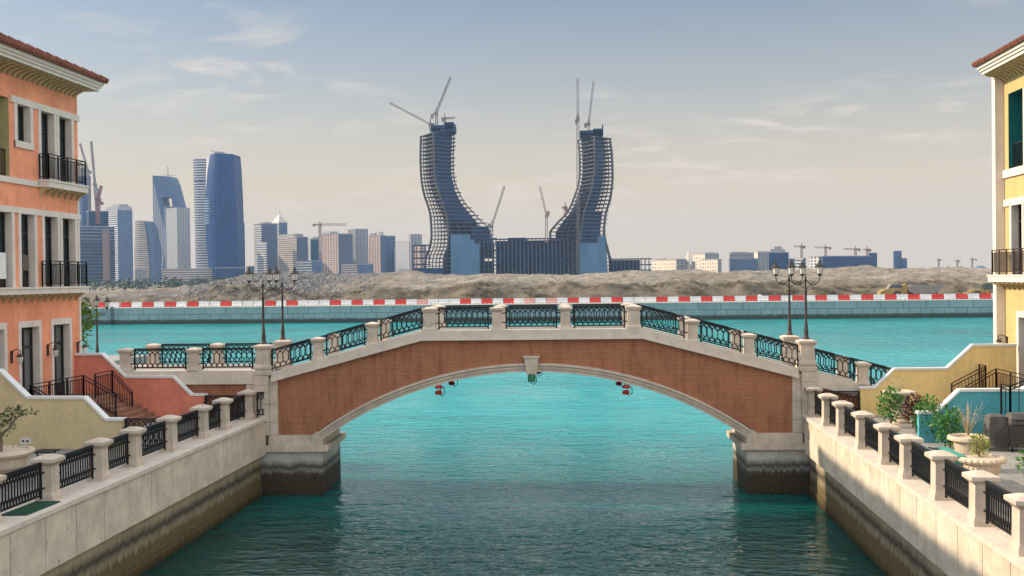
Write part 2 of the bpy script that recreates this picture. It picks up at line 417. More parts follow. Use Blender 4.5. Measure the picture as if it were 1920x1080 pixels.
us = sorted(set([-10.5, -9.14, 9.14, 10.5, -4.5, 4.5] + [-9.14 + 18.28 * i / 60 for i in range(61)]))
zb = lambda u: ext(u) - .02 if abs(u) < 9.13 else 2.45
for v0, v1 in ((0, .3), (BW - .3, BW)):
    b = MB(); strip(b, us, zb, cbot, v0, v1); obj('brick_spandrel', b, M_brick, bridge, local=True)
b = MB(); us2 = [-8.66 + 17.32 * i / 60 for i in range(61)]
strip(b, us2, intr, lambda u: intr(u) + .5, .31, BW - .31)
b.box(-11.3, -8.66, .31, BW - .31, 2.0, 4.6); b.box(8.66, 11.3, .31, BW - .31, 2.0, 4.6)
obj('arch_barrel', b, M_stone, bridge, local=True)
def arcband(mb, r0, r1, v0, v1, k=64):
    "ring between two offsets from the intrados circle"
    half, rise, apex = 8.66, 2.72, 5.0
    Rr = (half * half + rise * rise) / (2 * rise); cz = apex - Rr; am = math.asin(half / Rr)
    vs = []; fs = []
    for i in range(k + 1):
        a = -am + 2 * am * i / k
        for r, v in ((r0, v0), (r1, v0), (r1, v1), (r0, v1)): vs.append(((Rr + r) * math.sin(a), v, cz + (Rr + r) * math.cos(a)))
    for i in range(k):
        for j in range(4):
            q = (j + 1) % 4; fs.append((4 * i + j, 4 * i + q, 4 * i + 4 + q, 4 * i + 4 + j))
    fs += [(3, 2, 1, 0), (4 * k, 4 * k + 1, 4 * k + 2, 4 * k + 3)]
    mb.add(vs, fs)
for side in (0, 1):
    b = MB()
    for r0, r1, dv in ((.0, .36, .03), (.0, .11, .08), (.135, .235, .12), (.26, .36, .17)):
        if side == 0: arcband(b, r0 + (.004 if dv > .05 else 0), r1 + (.004 if dv > .05 else 0), -dv, .3 if dv < .05 else -.02)
        else: arcband(b, r0 + (.004 if dv > .05 else 0), r1 + (.004 if dv > .05 else 0), BW - .3 if dv < .05 else BW + .02, BW + dv)
    obj('arch_ring', b, M_stone, bridge, local=True)
b = MB()
kp = [(-.19, 4.88), (.19, 4.88), (.3, 5.6), (-.3, 5.6)]
b.prism(kp, lambda p, q, t: (p, t, q), -.34, .3); b.box(-.34, .34, -.38, .25, 5.6, 5.66)
obj('keystone', b, M_stone, bridge, local=True)
for s in (-1, 1):
    def mir(a, c): return sorted((s * a, s * c))
    b = MB()
    x0, x1 = mir(8.66, 11.75); b.box(x0, x1, -.06, BW + .06, -2, 1.0)
    for q0, q1 in ((8.66, 9.93), (9.945, 11.7)):
        x0, x1 = mir(q0, q1); b.box(x0, x1, -.05, BW + .05, 1.012, 1.77)
    obj('pier', b, M_pier, bridge, local=True)
    b = MB(); x0, x1 = mir(8.42, 11.0); b.box(x0, x1, -.2, BW + .2, 1.80, 2.05); x0, x1 = mir(8.52, 11.0); b.box(x0, x1, -.12, BW + .12, 1.76, 1.80)
    obj('moulding', b, M_stone, bridge, local=True)
    b = MB(); x0, x1 = mir(9.05, 9.9); b.box(x0, x1, -.08, .3, 2.052, 2.46); x0, x1 = mir(9.905, 10.9); b.box(x0, x1, -.08, .3, 2.052, 2.46)
    b.prism([(s * 8.64, 2.052), (s * 9.05, 2.052), (s * 9.05, 2.50), (s * 8.86, 2.62), (s * 8.64, 2.30)], lambda p, q, t: (p, t, q), -.19, .29)
    x0, x1 = mir(8.66, 10.9); b.box(x0, x1, BW - .3, BW + .08, 2.052, 2.46)
    b.box(*mir(8.67, 9.0), .3, BW - .3, 2.052, 2.4)
    obj('plinth', b, M_stone, bridge, local=True)
    b = MB()
    zs = [2.47, 3.0, 3.75, 4.55, 4.95]
    for z0, z1 in zip(zs, zs[1:]):
        b.box(*mir(10.5, 10.84), -.07, .3, z0 + .006, min(z1, 4.87) - .006)
        b.box(*mir(10.85, 11.45), -.17, .3, z0 + .006, z1 - .006)
    cr = [(4.96, .36, .38), (5.1, .36, .38), (5.14, .34, .36), (5.2, .3, .32)]
    b.frus(s * 11.12, .2, cr); obj('pilaster', b, M_stone, bridge, local=True)
    b = MB(); b.box(*mir(10.5, 11.45), BW - .3, BW + .1, 2.47, 4.97); b.frus(s * 11.12, BW - .2, cr); obj('pilaster', b, M_stone, bridge, local=True)
# coping and deck
apz = 5.14
for v0, v1 in ((-.16, .62), (BW - .62, BW + .16)):
    b = MB(); u_ = [-10.74, -4.5, 4.5, 10.74]
    strip(b, u_, cbot, ctop, v0, v1)
    vv = (v0 - .05, v1) if v0 < 0 else (v0, v1 + .05)
    strip(b, u_, lambda u: ctop(u) - .4, lambda u: ctop(u) - .33, *vv)
    obj('coping', b, M_stone2, bridge, local=True)
b = MB(); strip(b, [-11, -4.5, 4.5, 11], lambda u: ctop(u) - .5, lambda u: ctop(u) - .12, .63, BW - .63); obj('deck', b, M_pave, bridge, local=True)
# approaches: level to the left, falling to the right
rz = lambda u: ctop(u)
lz = lambda u: apz
for nm, ua, ub, zf in (('approach_wall', -19.3, -11.46, lz), ('ramp_wall', 11.46, 17.5, rz)):
    b = MB(); strip(b, [ua, ub], lambda u: 2.4, lambda u: zf(u) - .56, .08, BW - .08); obj(nm, b, M_brick, bridge, local=True)
    b = MB(); strip(b, [ua, ub], lambda u: zf(u) - .55, zf, BW - .62, BW + .08); obj('coping', b, M_stone2, bridge, local=True)
    b = MB(); strip(b, [ua, ub], lambda u: zf(u) - .55, zf, -.08, .62)
    e0, e1 = (-11.82, -11.46) if ua < 0 else (11.46, 11.5)
    b.box(e0, e1, -.02, .2, 3.2, zf(e0) - .56)
    obj('coping', b, M_stone2, bridge, local=True)
    b = MB(); strip(b, [ua, ub], lambda u: zf(u) - .5, lambda u: zf(u) - .1, .63, BW - .63); obj('deck', b, M_pave, bridge, local=True)
# posts and railings in both rows
pu = [-16.95, -14.05, -11.12, -8.82, -6.55, -4.17, -1.4, 1.4, 4.17, 6.55, 8.82, 11.12, 13.35, 15.55]
zc = lambda u: apz if u < -11.2 else ctop(u)
pm = post_mesh(0, .99, .2, .28); pk = post_mesh(0, 1.0, .25, .31); pbig = post_mesh(0, 1.04, .28, .36)
first = {}
for v in (.16, BW - .16):
    for u in pu:
        kind = 'big' if abs(abs(u) - 11.12) < .01 else ('pivot' if abs(abs(u) - 4.17) < .01 else 'plain')
        zz0 = 5.2 if kind == 'big' else zc(u) - .02 - (.05 if kind == 'plain' and abs(u) > 5 and u > -11.2 else 0)
        if kind in first: o = dup(first[kind], parent=bridge)
        else:
            o = obj('baluster_post', {'big': pbig, 'pivot': pk, 'plain': pm}[kind], M_stone, bridge, local=True); first[kind] = o
        o.location = (u, v, zz0)
    for ua, ub in zip(pu, pu[1:]):
        g = .37 if abs(ub - ua) > 2.6 else .34
        a, c = ua + g, ub - g
        if ua < -11.3 and c > -11.5: c = -11.6
        za, zc_ = zc(max(a, ua)), zc(c)
        if ub <= -11.1: za = zc_ = apz
        b = MB(); railing(b, (a, v, za + .14), (c, v, zc_ + .14), .78, max(6, round((c - a) / .225)), .034, .06, .2)
        obj('railing_panel', b, M_iron, bridge, local=True)
bm_ = WM[bridge.name]
# lamps on the bridge
def lantern_parts(root, cx, cz, L=None):
    b = MB(); b.lathe([(.03, 0), (.095, .01), (.1, .03), (.145, .3), (.15, .32)], (cx, 0, cz), 6)
    gl = obj('lantern', b, M_lamp, root, local=True)
    b = MB(); b.lathe([(.19, .3), (.2, .325), (.17, .36), (.12, .43), (.06, .48), (.05, .5), (.075, .52), (.05, .545), (.015, .56), (.012, .64)], (cx, 0, cz), 12)
    for k in range(6):
        a = math.pi / 3 * k
        b.bar((cx + .098 * math.cos(a), .098 * math.sin(a), cz + .02), (cx + .147 * math.cos(a), .147 * math.sin(a), cz + .31), .014)
    b.lathe([(.02, -.08), (.1, -.01), (.105, .03)], (cx, 0, cz), 8)
    obj('lamp_cap', b, M_lampiron, gl, local=True, smooth=True)
m, n = newmat('milk_glass'); n.out((.78, .76, .68), .3, spec=.5, Transmission_Weight=.25); M_lamp = m
M_lampiron = plain('weathered_lamp_iron', (.05, .042, .035), .55, .3, .35)
def lamp(label, central=False):
    t = thing('street_lamp', label, 'street lamp', group='ornate street lamps of the bridge')
    b = MB(); b.lathe([(.16, 0), (.16, .04), (.1, .1), (.085, .2), (.1, .34), (.075, .42), (.07, .6), (.052, .66), (.045, 1.9), (.06, 1.93), (.06, 1.98), (.036, 2.02), (.03, 2.45), (.045, 2.48), (.02, 2.55), (.012, 2.66)], (0, 0, 0), 12)
    obj('pole', b, M_lampiron, t, local=True, smooth=True)
    for s in (-1, 1):
        b = MB()
        b.tube([(s * .03, 0, 2.42), (s * .12, 0, 2.28), (s * .27, 0, 2.19), (s * .42, 0, 2.24), (s * .53, 0, 2.36), (s * .57, 0, 2.5), (s * .57, 0, 2.56)], .021, 6)
        b.tube([(s * .03, 0, 2.05), (s * .1, 0, 2.12), (s * .2, 0, 2.2), (s * .33, 0, 2.36), (s * .42, 0, 2.32), (s * .4, 0, 2.25), (s * .33, 0, 2.26), (s * .3, 0, 2.33)], .014, 5)
        b.tube([(s * .27, 0, 2.2), (s * .18, 0, 2.3), (s * .2, 0, 2.37), (s * .27, 0, 2.36), (s * .27, 0, 2.3)], .012, 5)
        obj('arm', b, M_lampiron, t, local=True, smooth=True)
        lantern_parts(t, s * .57, 2.62)
    if central: lantern_parts(t, 0, 2.7)
    return t
lm = lamp('black twin lantern lamp on the front post left of the arch')
def at_bridge(o, u, v, z): o.location = bm_ @ Vector((u, v, z)); o.rotation_euler = (0, 0, R(2.2))
at_bridge(lm, -11.12, .16, 6.22)
for lab, u, v in (('black twin lantern lamp on the rear post left of the arch', -11.12, BW - .16), ('weathered twin lantern lamp on the front post right of the arch', 11.12, .16), ('weathered twin lantern lamp on the rear post right of the arch', 11.12, BW - .16)):
    at_bridge(dup(lm, label=lab), u, v, 6.22)
l5 = lamp('three lantern lamp with slim pole beside the palm behind the orange house', True); l5.location = (-26.7, 52, 4.9); 
# navigation lights hanging below the arch
M_redp = plain('red_signal_paint', (.42, .03, .02), .45); M_greenp = plain('green_signal_paint', (.02, .16, .08), .45)
def navlight(label, u, v, mat, kind):
    z = intr(u) - .02
    t = thing('navigation_light', label, 'signal light', bm_ @ Vector((u, v, z)), R(2.2), 'navigation lights under the arch')
    b = MB(); b.bar((.0, 0, 0), (0, 0, -.34), .03); b.tube([(0, 0, -.1), (.16, 0, -.12), (.18, 0, -.36), (.05, 0, -.47), (-.05, 0, -.4)], .016, 5); obj('bracket', b, M_iron, t, local=True)
    b = MB()
    if kind == 'red':
        b.lathe([(.03, -.17), (.17, -.15), (.18, -.1), (.12, -.04), (.05, -.02)], (-.06, 0, 0), 12); b.lathe([(.05, -.42), (.13, -.4), (.16, -.3), (.08, -.24)], (-.08, 0, 0), 12)
    else:
        b.lathe([(.05, -.37), (.15, -.35), (.16, -.1), (.13, -.04), (.05, -.02)], (-.02, 0, 0), 12)
    obj('housing', b, mat, t, local=True, smooth=True)
navlight('red signal light hung at the front edge of the arch left side', -3.75, -.02, M_redp, 'red')
navlight('red signal light at the far edge of the arch left side', -3.55, BW - .1, M_redp, 'red')
navlight('red signal light hung at the front edge of the arch right side', 3.9, -.02, M_redp, 'red')
navlight('red signal light at the far edge of the arch right side', 3.8, BW - .1, M_redp, 'red')
navlight('green signal light hanging straight below the keystone', .02, -.3, M_greenp, 'green')
navlight('small green signal light at the far edge behind the keystone', .2, BW - .1, M_greenp, 'green')

# ------------------------------------------------------------------ quay balustrades
qp = post_mesh(0, 1.2, .2, .31)
def balustrade(label, xc, ys, sgn):
    t = thing('balustrade', label, 'balustrade', (xc, ys[0], 3.2))
    fp = None
    for y in ys:
        if fp is None: o = fp = obj('stone_post', qp, M_stone, t, local=True)
        else: o = dup(fp, parent=t)
        o.location = (0, y - ys[0], 0)
    for ya, yb in zip(ys, ys[1:]):
        b = MB(); a, c = sorted((ya, yb)); a += .36; c -= .36
        railing(b, (xc, a, 3.2 + .2), (xc, c, 3.2 + .2), .82, max(8, round((c - a) / .13)), .03, .08, .16)
        obj('railing_panel', b, M_iron, t)
    return t
yl = [40.1 + .2, 37.42 + .2, 35.3 + .2, 32.55 + .2, 29.89 + .2, 27.73 + .2, 25.06 + .2, 22.6, 20.4, 17.8, 15.2]
balustrade('stone posts and black railings along the shaded quay below the orange house', -14.36, yl, 1)
yr_ = [41.04 + .2, 38.46 + .2, 36.18 + .2, 33.44 + .2, 30.74 + .2, 28.6 + .2, 25.94 + .2, 23.29 + .2, 21.1, 18.5, 16]
balustrade('stone posts and black railings along the sunlit quay below the yellow house', 8.5, yr_, -1)
def short_fence(label, x0, x1, y, z0, h):
    t = thing('garden_fence', label, 'fence', (x0, y, z0)); b = MB(); railing(b, (x0, y, z0 + .1), (x1, y, z0 + .1), h, max(5, round(abs(x1 - x0) / .2)), .03, .05, .1); obj('lattice_panel', b, M_iron, t)
    b = MB(); b.bar((x0, y, z0), (x0, y, z0 + h + .12), .06); obj('fence_post', b, M_iron, t); b = MB(); b.bar((x1, y, z0), (x1, y, z0 + h + .12), .06); obj('fence_post', b, M_iron, t)
short_fence('black lattice fence between pale yellow wall end and quay post', -16.1, -14.75, 33.25, 3.2, .9)
short_fence('black lattice fence between red wall end and the bridge', -16.1, -14.75, 40.3, 3.2, .85)
short_fence('brown lattice fence between golden wall end and the bridge', 8.9, 10.3, 41.4, 3.2, .85)
# end railing leaves beside the bridge pilasters
for lab, x, y in (('short black railing end beside the left bridge pilaster', -14.0, 40.5), ('short dark railing end beside the right bridge pilaster', 8.35, 41.62)):
    t = thing('railing_end', lab, 'railing', (x, y, 3.2)); b = MB(); railing(b, (x, y, 3.35), (x + .35, y + .3, 3.35), .9, 3, .03, .06, .05); obj('railing_leaf', b, M_iron, t)

# ------------------------------------------------------------------ townhouses
def house(name, label, fx, sg, y0, y1, mats, holes, ztop=16.75, ov=.85, hip=.45, end_flush=.25, depth=11, tile_dz=0):
    "fx: facade plane; sg: outward direction along x; holes: dicts(y0,y1,z0,z1 outer frame; kind)"
    t = thing(name, label, 'house', (fx, (y0 + y1) / 2, 3.2))
    X = lambda d: fx + sg * d
    def hb(mb, d0, d1, a, c, z0, z1):
        p, q = sorted((X(d0), X(d1))); mb.box(p, q, a, c, z0, z1)
    wall = MB()
    ys = sorted(set([y0, y1] + [h['y0'] for h in holes] + [h['y1'] for h in holes])); zs = sorted(set([3.0, ztop] + [h['z0'] for h in holes] + [h['z1'] for h in holes]))
    for a, c in zip(ys, ys[1:]):
        for z0, z1 in zip(zs, zs[1:]):
            ym, zm = (a + c) / 2, (z0 + z1) / 2
            if any(h['y0'] < ym < h['y1'] and h['z0'] < zm < h['z1'] for h in holes): continue
            wall.add([(fx, a, z0), (fx, c, z0), (fx, c, z1), (fx, a, z1)], [(0, 1, 2, 3)])
    xb = X(-depth)
    wall.add([(fx, y0, 3), (xb, y0, 3), (xb, y1, 3), (fx, y1, 3), (fx, y0, ztop), (xb, y0, ztop), (xb, y1, ztop), (fx, y1, ztop)], [(0, 1, 5, 4), (1, 2, 6, 5), (2, 3, 7, 6), (4, 5, 6, 7)])
    obj('wall', wall, mats['wall'], t)
    for h in holes:
        k = h['kind']; fw = h.get('fw', .17); a, c, z0, z1 = h['y0'], h['y1'], h['z0'], h['z1']; hd = h.get('head', .24); sill = h.get('sill', 0)
        if k == 'loggia':
            b = MB(); dp = 1.8
            b.add([(X(0), a, z0), (X(0), c, z0), (X(0), c, z1), (X(0), a, z1), (X(-dp), a, z0), (X(-dp), c, z0), (X(-dp), c, z1), (X(-dp), a, z1)], [(0, 4, 5, 1), (1, 5, 6, 2), (2, 6, 7, 3), (3, 7, 4, 0), (4, 7, 6, 5)])
            obj('loggia', b, mats['loggia'], t)
            b = MB(); yy = a + .1
            rl = -.15
            b.bar((X(rl), a + .02, z0 + 1), (X(rl), c - .02, z0 + 1), .05); b.bar((X(rl), a + .02, z0 + .1), (X(rl), c - .02, z0 + .1), .03)
            while yy < c: b.bar((X(rl), yy, z0), (X(rl), yy, z0 + 1), .022); yy += .12
            obj('balcony_railing', b, M_iron, t); continue
        fr = MB(); d0, d1 = -.36, .045
        hb(fr, d0, d1, a, a + fw, z0, z1 - hd); hb(fr, d0, d1, c - fw, c, z0, z1 - hd); hb(fr, d0, d1 - .002, a, c, z1 - hd, z1)
        if sill: hb(fr, d0, d1 + .03, a, c, z0 - .0, z0 + sill)
        f = obj('window_frame' if k == 'window' else 'door_frame', fr, M_trim, t)
        g = MB(); hb(g, -.34, -.31, a + fw, c - fw, z0 + sill, z1 - hd); obj('pane', g, M_curtain if (z0 < 5 and k == 'door') else M_glass, f)
        s = MB(); ia, ic = a + fw, c - fw; iz0, iz1 = z0 + sill, z1 - hd
        for q in (ia + .04, ic - .04, (ia + ic) / 2): hb(s, -.31, -.24, q - .04, q + .04, iz0, iz1)
        for q in (iz0 + .05, iz1 - .05): hb(s, -.305, -.245, ia + .08, ic - .08, q - .05, q + .05)
        if k == 'door': hb(s, -.305, -.245, ia + .08, ic - .08, iz0 + (iz1 - iz0) * .72, iz0 + (iz1 - iz0) * .72 + .09); hb(s, -.305, -.25, ia + .08, ic - .08, iz0 + .1, iz0 + .45)
        obj('sash', s, M_wood, f)
    # cornice: bracketed soffit and stepped fascia
    ya, yb = y0 - .2, y1 + end_flush
    b = MB(); hb(b, 0, ov - .02, ya, yb, ztop + .15, ztop + .22)
    yy = y0 + .15
    prof = [(0.002, ztop - .18), (.09, ztop - .16), (.2, ztop - .05), (.42, ztop + .06), (.7, ztop + .1), (.7, ztop + .152), (.002, ztop + .152)]
    while yy < y1 - .1:
        b.prism(prof, lambda p, q, tt: (X(p), tt, q), yy, yy + .13); yy += .34
    obj('bracketed_soffit', b, M_soffit, t)
    b = MB()
    for d, z0, z1 in ((0, .15, .28), (.07, .28, .39), (.14, .39, .52)): hb(b, ov - .06, ov + d, ya - d, yb + d, ztop + z0, ztop + z1); hb(b, -depth, ov - .06, yb - .06, yb + d, ztop + z0 + .002, ztop + z1)
    obj('cornice', b, M_trim, t)
    # hipped tile roof with rolled tiles
    zr = ztop + .55; de = ov + .26; ye = yb + .26; ys_ = ya - .26
    r = MB(); dr = (ye - ys_) / 2; rise = dr * hip; dm = de - dr
    crn = [(X(de), ys_), (X(de), ye), (X(-depth), ye), (X(-depth), ys_)]
    v = [(X(de), ys_, zr), (X(de), ye, zr), (X(-depth), ye, zr), (X(-depth), ys_, zr), (X(dm), (ye + ys_) / 2, zr + rise), (X(-depth), (ye + ys_) / 2, zr + rise)]
    v += [(a_, b_, zr - .03) for a_, b_ in crn]
    r.add(v, [(0, 1, 4), (1, 2, 5, 4), (3, 0, 4, 5), (2, 3, 5), (6, 9, 8, 7), (0, 6, 7, 1), (1, 7, 8, 2), (2, 8, 9, 3), (3, 9, 6, 0)])
    nrow = int((ye - ys_) / .24)
    for i in range(nrow):
        yy = ys_ + .12 + i * .24; ln = min(yy - ys_, ye - yy)
        st = 0; 
        while st < min(ln, 3.2):
            e = min(st + .42, ln); 
            r.tube([(X(de - st + .03), yy, zr + st * hip + .05), (X(de - e), yy, zr + e * hip + .02)], [.085, .07], 6); st += .4
    q = 0
    while q < 9:                                   # ridge tiles along the hip
        r.tube([(X(de - q / 2.0), ye - q / 2.0, zr + q / 2 * hip + .06), (X(de - q / 2 - .27), ye - q / 2 - .27, zr + (q / 2 + .27) * hip + .09)], [.11, .13], 7); q += .5
    obj('roof', r, M_tile, t)
    return t, X, hb
def slab(t, X, hb, a, c, z0, z1, d, corb=True, z_c=.32):
    b = MB(); hb(b, .0, d, a, c, z0, z1 - .07); hb(b, 0, d + .04, a - .03, c + .03, z1 - .07, z1)
    s = obj('balcony_slab', b, M_trim, t)
    if corb:
        yy = a + .1
        prof = [(.0, z0 - z_c), (.07, z0 - z_c + .02), (.13, z0 - .2), (.26, z0 - .1), (d - .08, z0 - .07), (d - .08, z0), (0, z0)]
        b = MB(); b.prism(prof, lambda p, q, tt: (X(p), tt, q), yy, yy + .12); cb0 = obj('corbel', b, M_soffit, s); k = 1
        while yy + .47 * k < c - .1: dup(cb0, parent=s).location = (0, .47 * k, 0); k += 1
    return s
def balrail(t, X, a, c, z, d, mat=M_iron):
    b = MB()
    P = [(X(.06), a, z), (X(d), a, z), (X(d), c, z), (X(.06), c, z)]
    for p, q in zip(P, P[1:]):
        p = Vector(p); q = Vector(q); L = (q - p).length
        for h in (1.0, .88): b.bar(p + Vector((0, 0, h)), q + Vector((0, 0, h)), .035)
        b.bar(p + Vector((0, 0, .12)), q + Vector((0, 0, .12)), .03)
        k = max(2, round(L / .11))
        for i in range(k + 1): b.bar(p + (q - p) * (i / k) + Vector((0, 0, .12)), p + (q - p) * (i / k) + Vector((0, 0, .88)), .02)
        k = max(1, round(L / .75))
        for i in range(k + 1): b.bar(p + (q - p) * (i / k), p + (q - p) * (i / k) + Vector((0, 0, 1)), .045)
    obj('balcony_railing', b, mat, t)
def W_(y0, y1, z0, z1, kind='door', **k): return dict(y0=y0, y1=y1, z0=z0, z1=z1, kind=kind, **k)
FXL = -21.7
hl = [W_(36.22, 37.47, 13.98, 15.62, 'window', fw=.19, head=.001, sill=.25), W_(37.86, 39.16, 12.9, 15.62, fw=.17, head=.001), W_(39.2, 40.5, 12.9, 15.62, fw=.17, head=.001), W_(33.6, 35.9, 12.82, 15.75, 'loggia'),
      W_(34.75, 36.1, 8.72, 11.5, head=.001), W_(36.36, 37.62, 8.72, 11.5, head=.001), W_(38.0, 39.3, 8.72, 11.5, head=.001), W_(39.34, 40.66, 8.72, 11.5, head=.001), W_(33.4, 34.7, 8.72, 11.5, head=.001),
      W_(36.25, 37.82, 4.3, 7.43), W_(38.53, 40.1, 4.3, 7.43), W_(33.9, 35.5, 4.3, 7.43)]
t, X, hb = house('townhouse', 'orange townhouse with tiled roof, black balconies and white window trim', FXL, 1, 33.22, 40.88, dict(wall=M_orange, loggia=M_olive), hl)
b = MB(); hb(b, 0, .06, 36.0, 40.96, 15.62, 15.88); hb(b, 0, .06, 33.22, 40.93, 11.5, 11.73); hb(b, 0, .07, 33.22, 37.7, 12.6, 12.82); hb(b, .0, .025, 40.76, 40.9, 3.2, 12.5)
obj('trim_band', b, M_trim, t)
slab(t, X, hb, 37.74, 40.78, 12.6, 12.9, .48); balrail(t, X, 37.84, 40.68, 12.9, .42)
slab(t, X, hb, 33.3, 40.78, 8.45, 8.72, .45); balrail(t, X, 37.9, 40.68, 8.72, .4)
# neighbours towards the camera (they shade and mirror in the canal)
def plainholes(y0, y1):
    H = []
    for f, (z0, z1) in enumerate(((4.3, 7.43), (8.72, 11.5), (12.9, 15.62))):
        for q in (.12, .36, .62, .84):
            a = y0 + (y1 - y0) * q - .65; H.append(W_(a, a + 1.3, z0, z1))
    return H
def neighbour(label, fx, sg, y0, y1, mat):
    t, X, hb = house('townhouse', label, fx, sg, y0, y1, dict(wall=mat, loggia=M_olive), plainholes(y0, y1), end_flush=-.02)
    b = MB(); hb(b, 0, .06, y0, y1, 11.5, 11.73); hb(b, 0, .06, y0, y1, 15.62, 15.88); obj('trim_band', b, M_trim, t)
    slab(t, X, hb, y0 + .1, y1 - .1, 8.45, 8.72, .45); balrail(t, X, y0 + .2, y1 - .2, 8.72, .4)
neighbour('pale yellow townhouse adjoining the orange one, outside the left edge', FXL, 1, 25.5, 33.18, M_lyel)
neighbour('blue townhouse further along the left quay', FXL, 1, 17.8, 25.46, M_teal)
neighbour('red townhouse nearest on the left quay', FXL, 1, 6, 17.76, M_red)
# yellow house on the right
FXR = 16.55
hr = [W_(41.0, 42.5, 12.98, 16.02, 'loggia'), W_(39.2, 40.75, 12.98, 16.02, 'loggia'),
      W_(41.0, 42.35, 8.72, 11.62, head=.001), W_(39.6, 40.95, 8.72, 11.62, head=.001), W_(39.9, 41.75, 4.2, 7.3, fw=.2), W_(36.5, 38.2, 4.2, 7.3)]
t, X, hb = house('townhouse', 'bright yellow townhouse with stepped white cornice at the right edge', FXR, -1, 35.6, 43.27, dict(wall=M_yellow, loggia=M_teal_in), hr, ov=.85, end_flush=-.3, hip=.4)
b = MB(); hb(b, 0, .07, 35.6, 42.9, 11.5, 11.78); hb(b, 0, .09, 35.6, 42.9, 12.66, 12.98); hb(b, 0, .05, 40.76, 40.98, 12.98, 16.0); obj('trim_band', b, M_trim, t)
b = MB(); hb(b, .005, .36, 42.92, 43.25, 3.2, 16.9); obj('corner_pier', b, M_trim, t)
slab(t, X, hb, 35.7, 43.2, 8.45, 8.74, .58); balrail(t, X, 39.4, 43.05, 8.74, .46, M_brown_iron)
neighbour('teal townhouse beside the yellow one, outside the right edge', FXR, -1, 27.9, 35.56, M_teal)
neighbour('ochre townhouse nearest on the right quay', FXR, -1, 16, 27.86, M_gold)
# wall lamps
def wall_lamp(label, x, y, z, sg):
    t = thing('wall_lamp', label, 'wall lamp', (x, y, z), 0, 'scrolled wall lamps by the doors')
    b = MB(); b.box(0 if sg > 0 else -.03, .03 if sg > 0 else 0, -.07, .07, -.25, .2); obj('back_plate', b, M_brown_iron, t, local=True)
    b = MB(); b.tube([(sg * .02, 0, .05), (sg * .1, 0, .22), (sg * .25, 0, .27), (sg * .36, 0, .2), (sg * .36, 0, .08), (sg * .28, 0, .06), (sg * .26, 0, .13)], .018, 6); obj('scroll_arm', b, M_brown_iron, t, local=True, smooth=True)
    b = MB(); b.lathe([(.03, .08), (.11, .02), (.13, -.02), (.09, -.03)], (sg * .34, 0, 0), 10); g = obj('lamp_shade', b, M_brown_iron, t, local=True, smooth=True)
    b = MB(); b.lathe([(.02, -.3), (.08, -.24), (.11, -.03)], (sg * .34, 0, 0), 10); obj('globe', b, M_lamp, g, local=True, smooth=True)
for px, py, lab in ((21, 668, 'scrolled wall lamp near the left edge beside the shaded doorway'), (89, 655, 'scrolled wall lamp between the two orange house doors'), (145, 650, 'scrolled wall lamp at the orange house corner above the red wall')):
    p = atX(px, py, FXL); wall_lamp(lab, FXL + .002, p.y, p.z, 1)
p = atX(1889, 640, FXR); wall_lamp('scrolled wall lamp on the yellow house above the golden wall', FXR - .002, p.y, p.z, -1)
# stepped garden walls with white coping
def stepped(label, x_in, sg, y, mat, thick=.22, xe=10.6, dz=0):
    "x_in: facade end; runs outward (sg) towards the canal with two slopes"
    w = 16.2 - 21.6 if False else None
    t = thing('garden_wall', label, 'garden wall', (x_in, y, 3.2))
    f = lambda d: x_in + sg * d
    L = abs(x_in - (-16.19)) if x_in < 0 else abs(x_in - xe)
    pts = [(0, 5.93), (L - 4.35, 5.93), (L - 3.35, 4.99), (L - 1.32, 4.98), (L - .56, 4.24), (L, 4.24)]
    pts = [(d, z + dz * (1 if z < 5 else .8)) for d, z in pts]
    poly = [(d, z - .09) for d, z in pts] + [(L, 3.15), (0, 3.15)]
    b = MB(); b.prism(poly, lambda p, q, tt: (f(p), tt, q), y, y + thick); obj('wall', b, mat, t)
    top = pts + [(pts[-1][0] + .05, pts[-1][1])]; top = pts[:-1] + [(L + .05, pts[-1][1])]
    b = MB()
    for (d0, z0), (d1, z1) in zip(top, top[1:]):
        b.prism([(d0, z0 - .088), (d1, z1 - .088), (d1, z1), (d0, z0)], lambda p, q, tt: (f(p), tt, q), y - .05, y + thick + .05)
    obj('coping', b, M_white, t)
stepped('red stepped garden wall against the orange house', FXL + .01, 1, 40.38, M_red)
stepped('pale yellow stepped garden wall at the left edge', FXL + .01, 1, 33.14, M_lyel)
stepped('golden yellow stepped garden wall against the yellow house', FXR - .2, -1, 41.35, M_gold, .22, 10.36, .105)
stepped('teal stepped garden wall in front of the golden one', FXR - .01, -1, 34.76, M_teal)
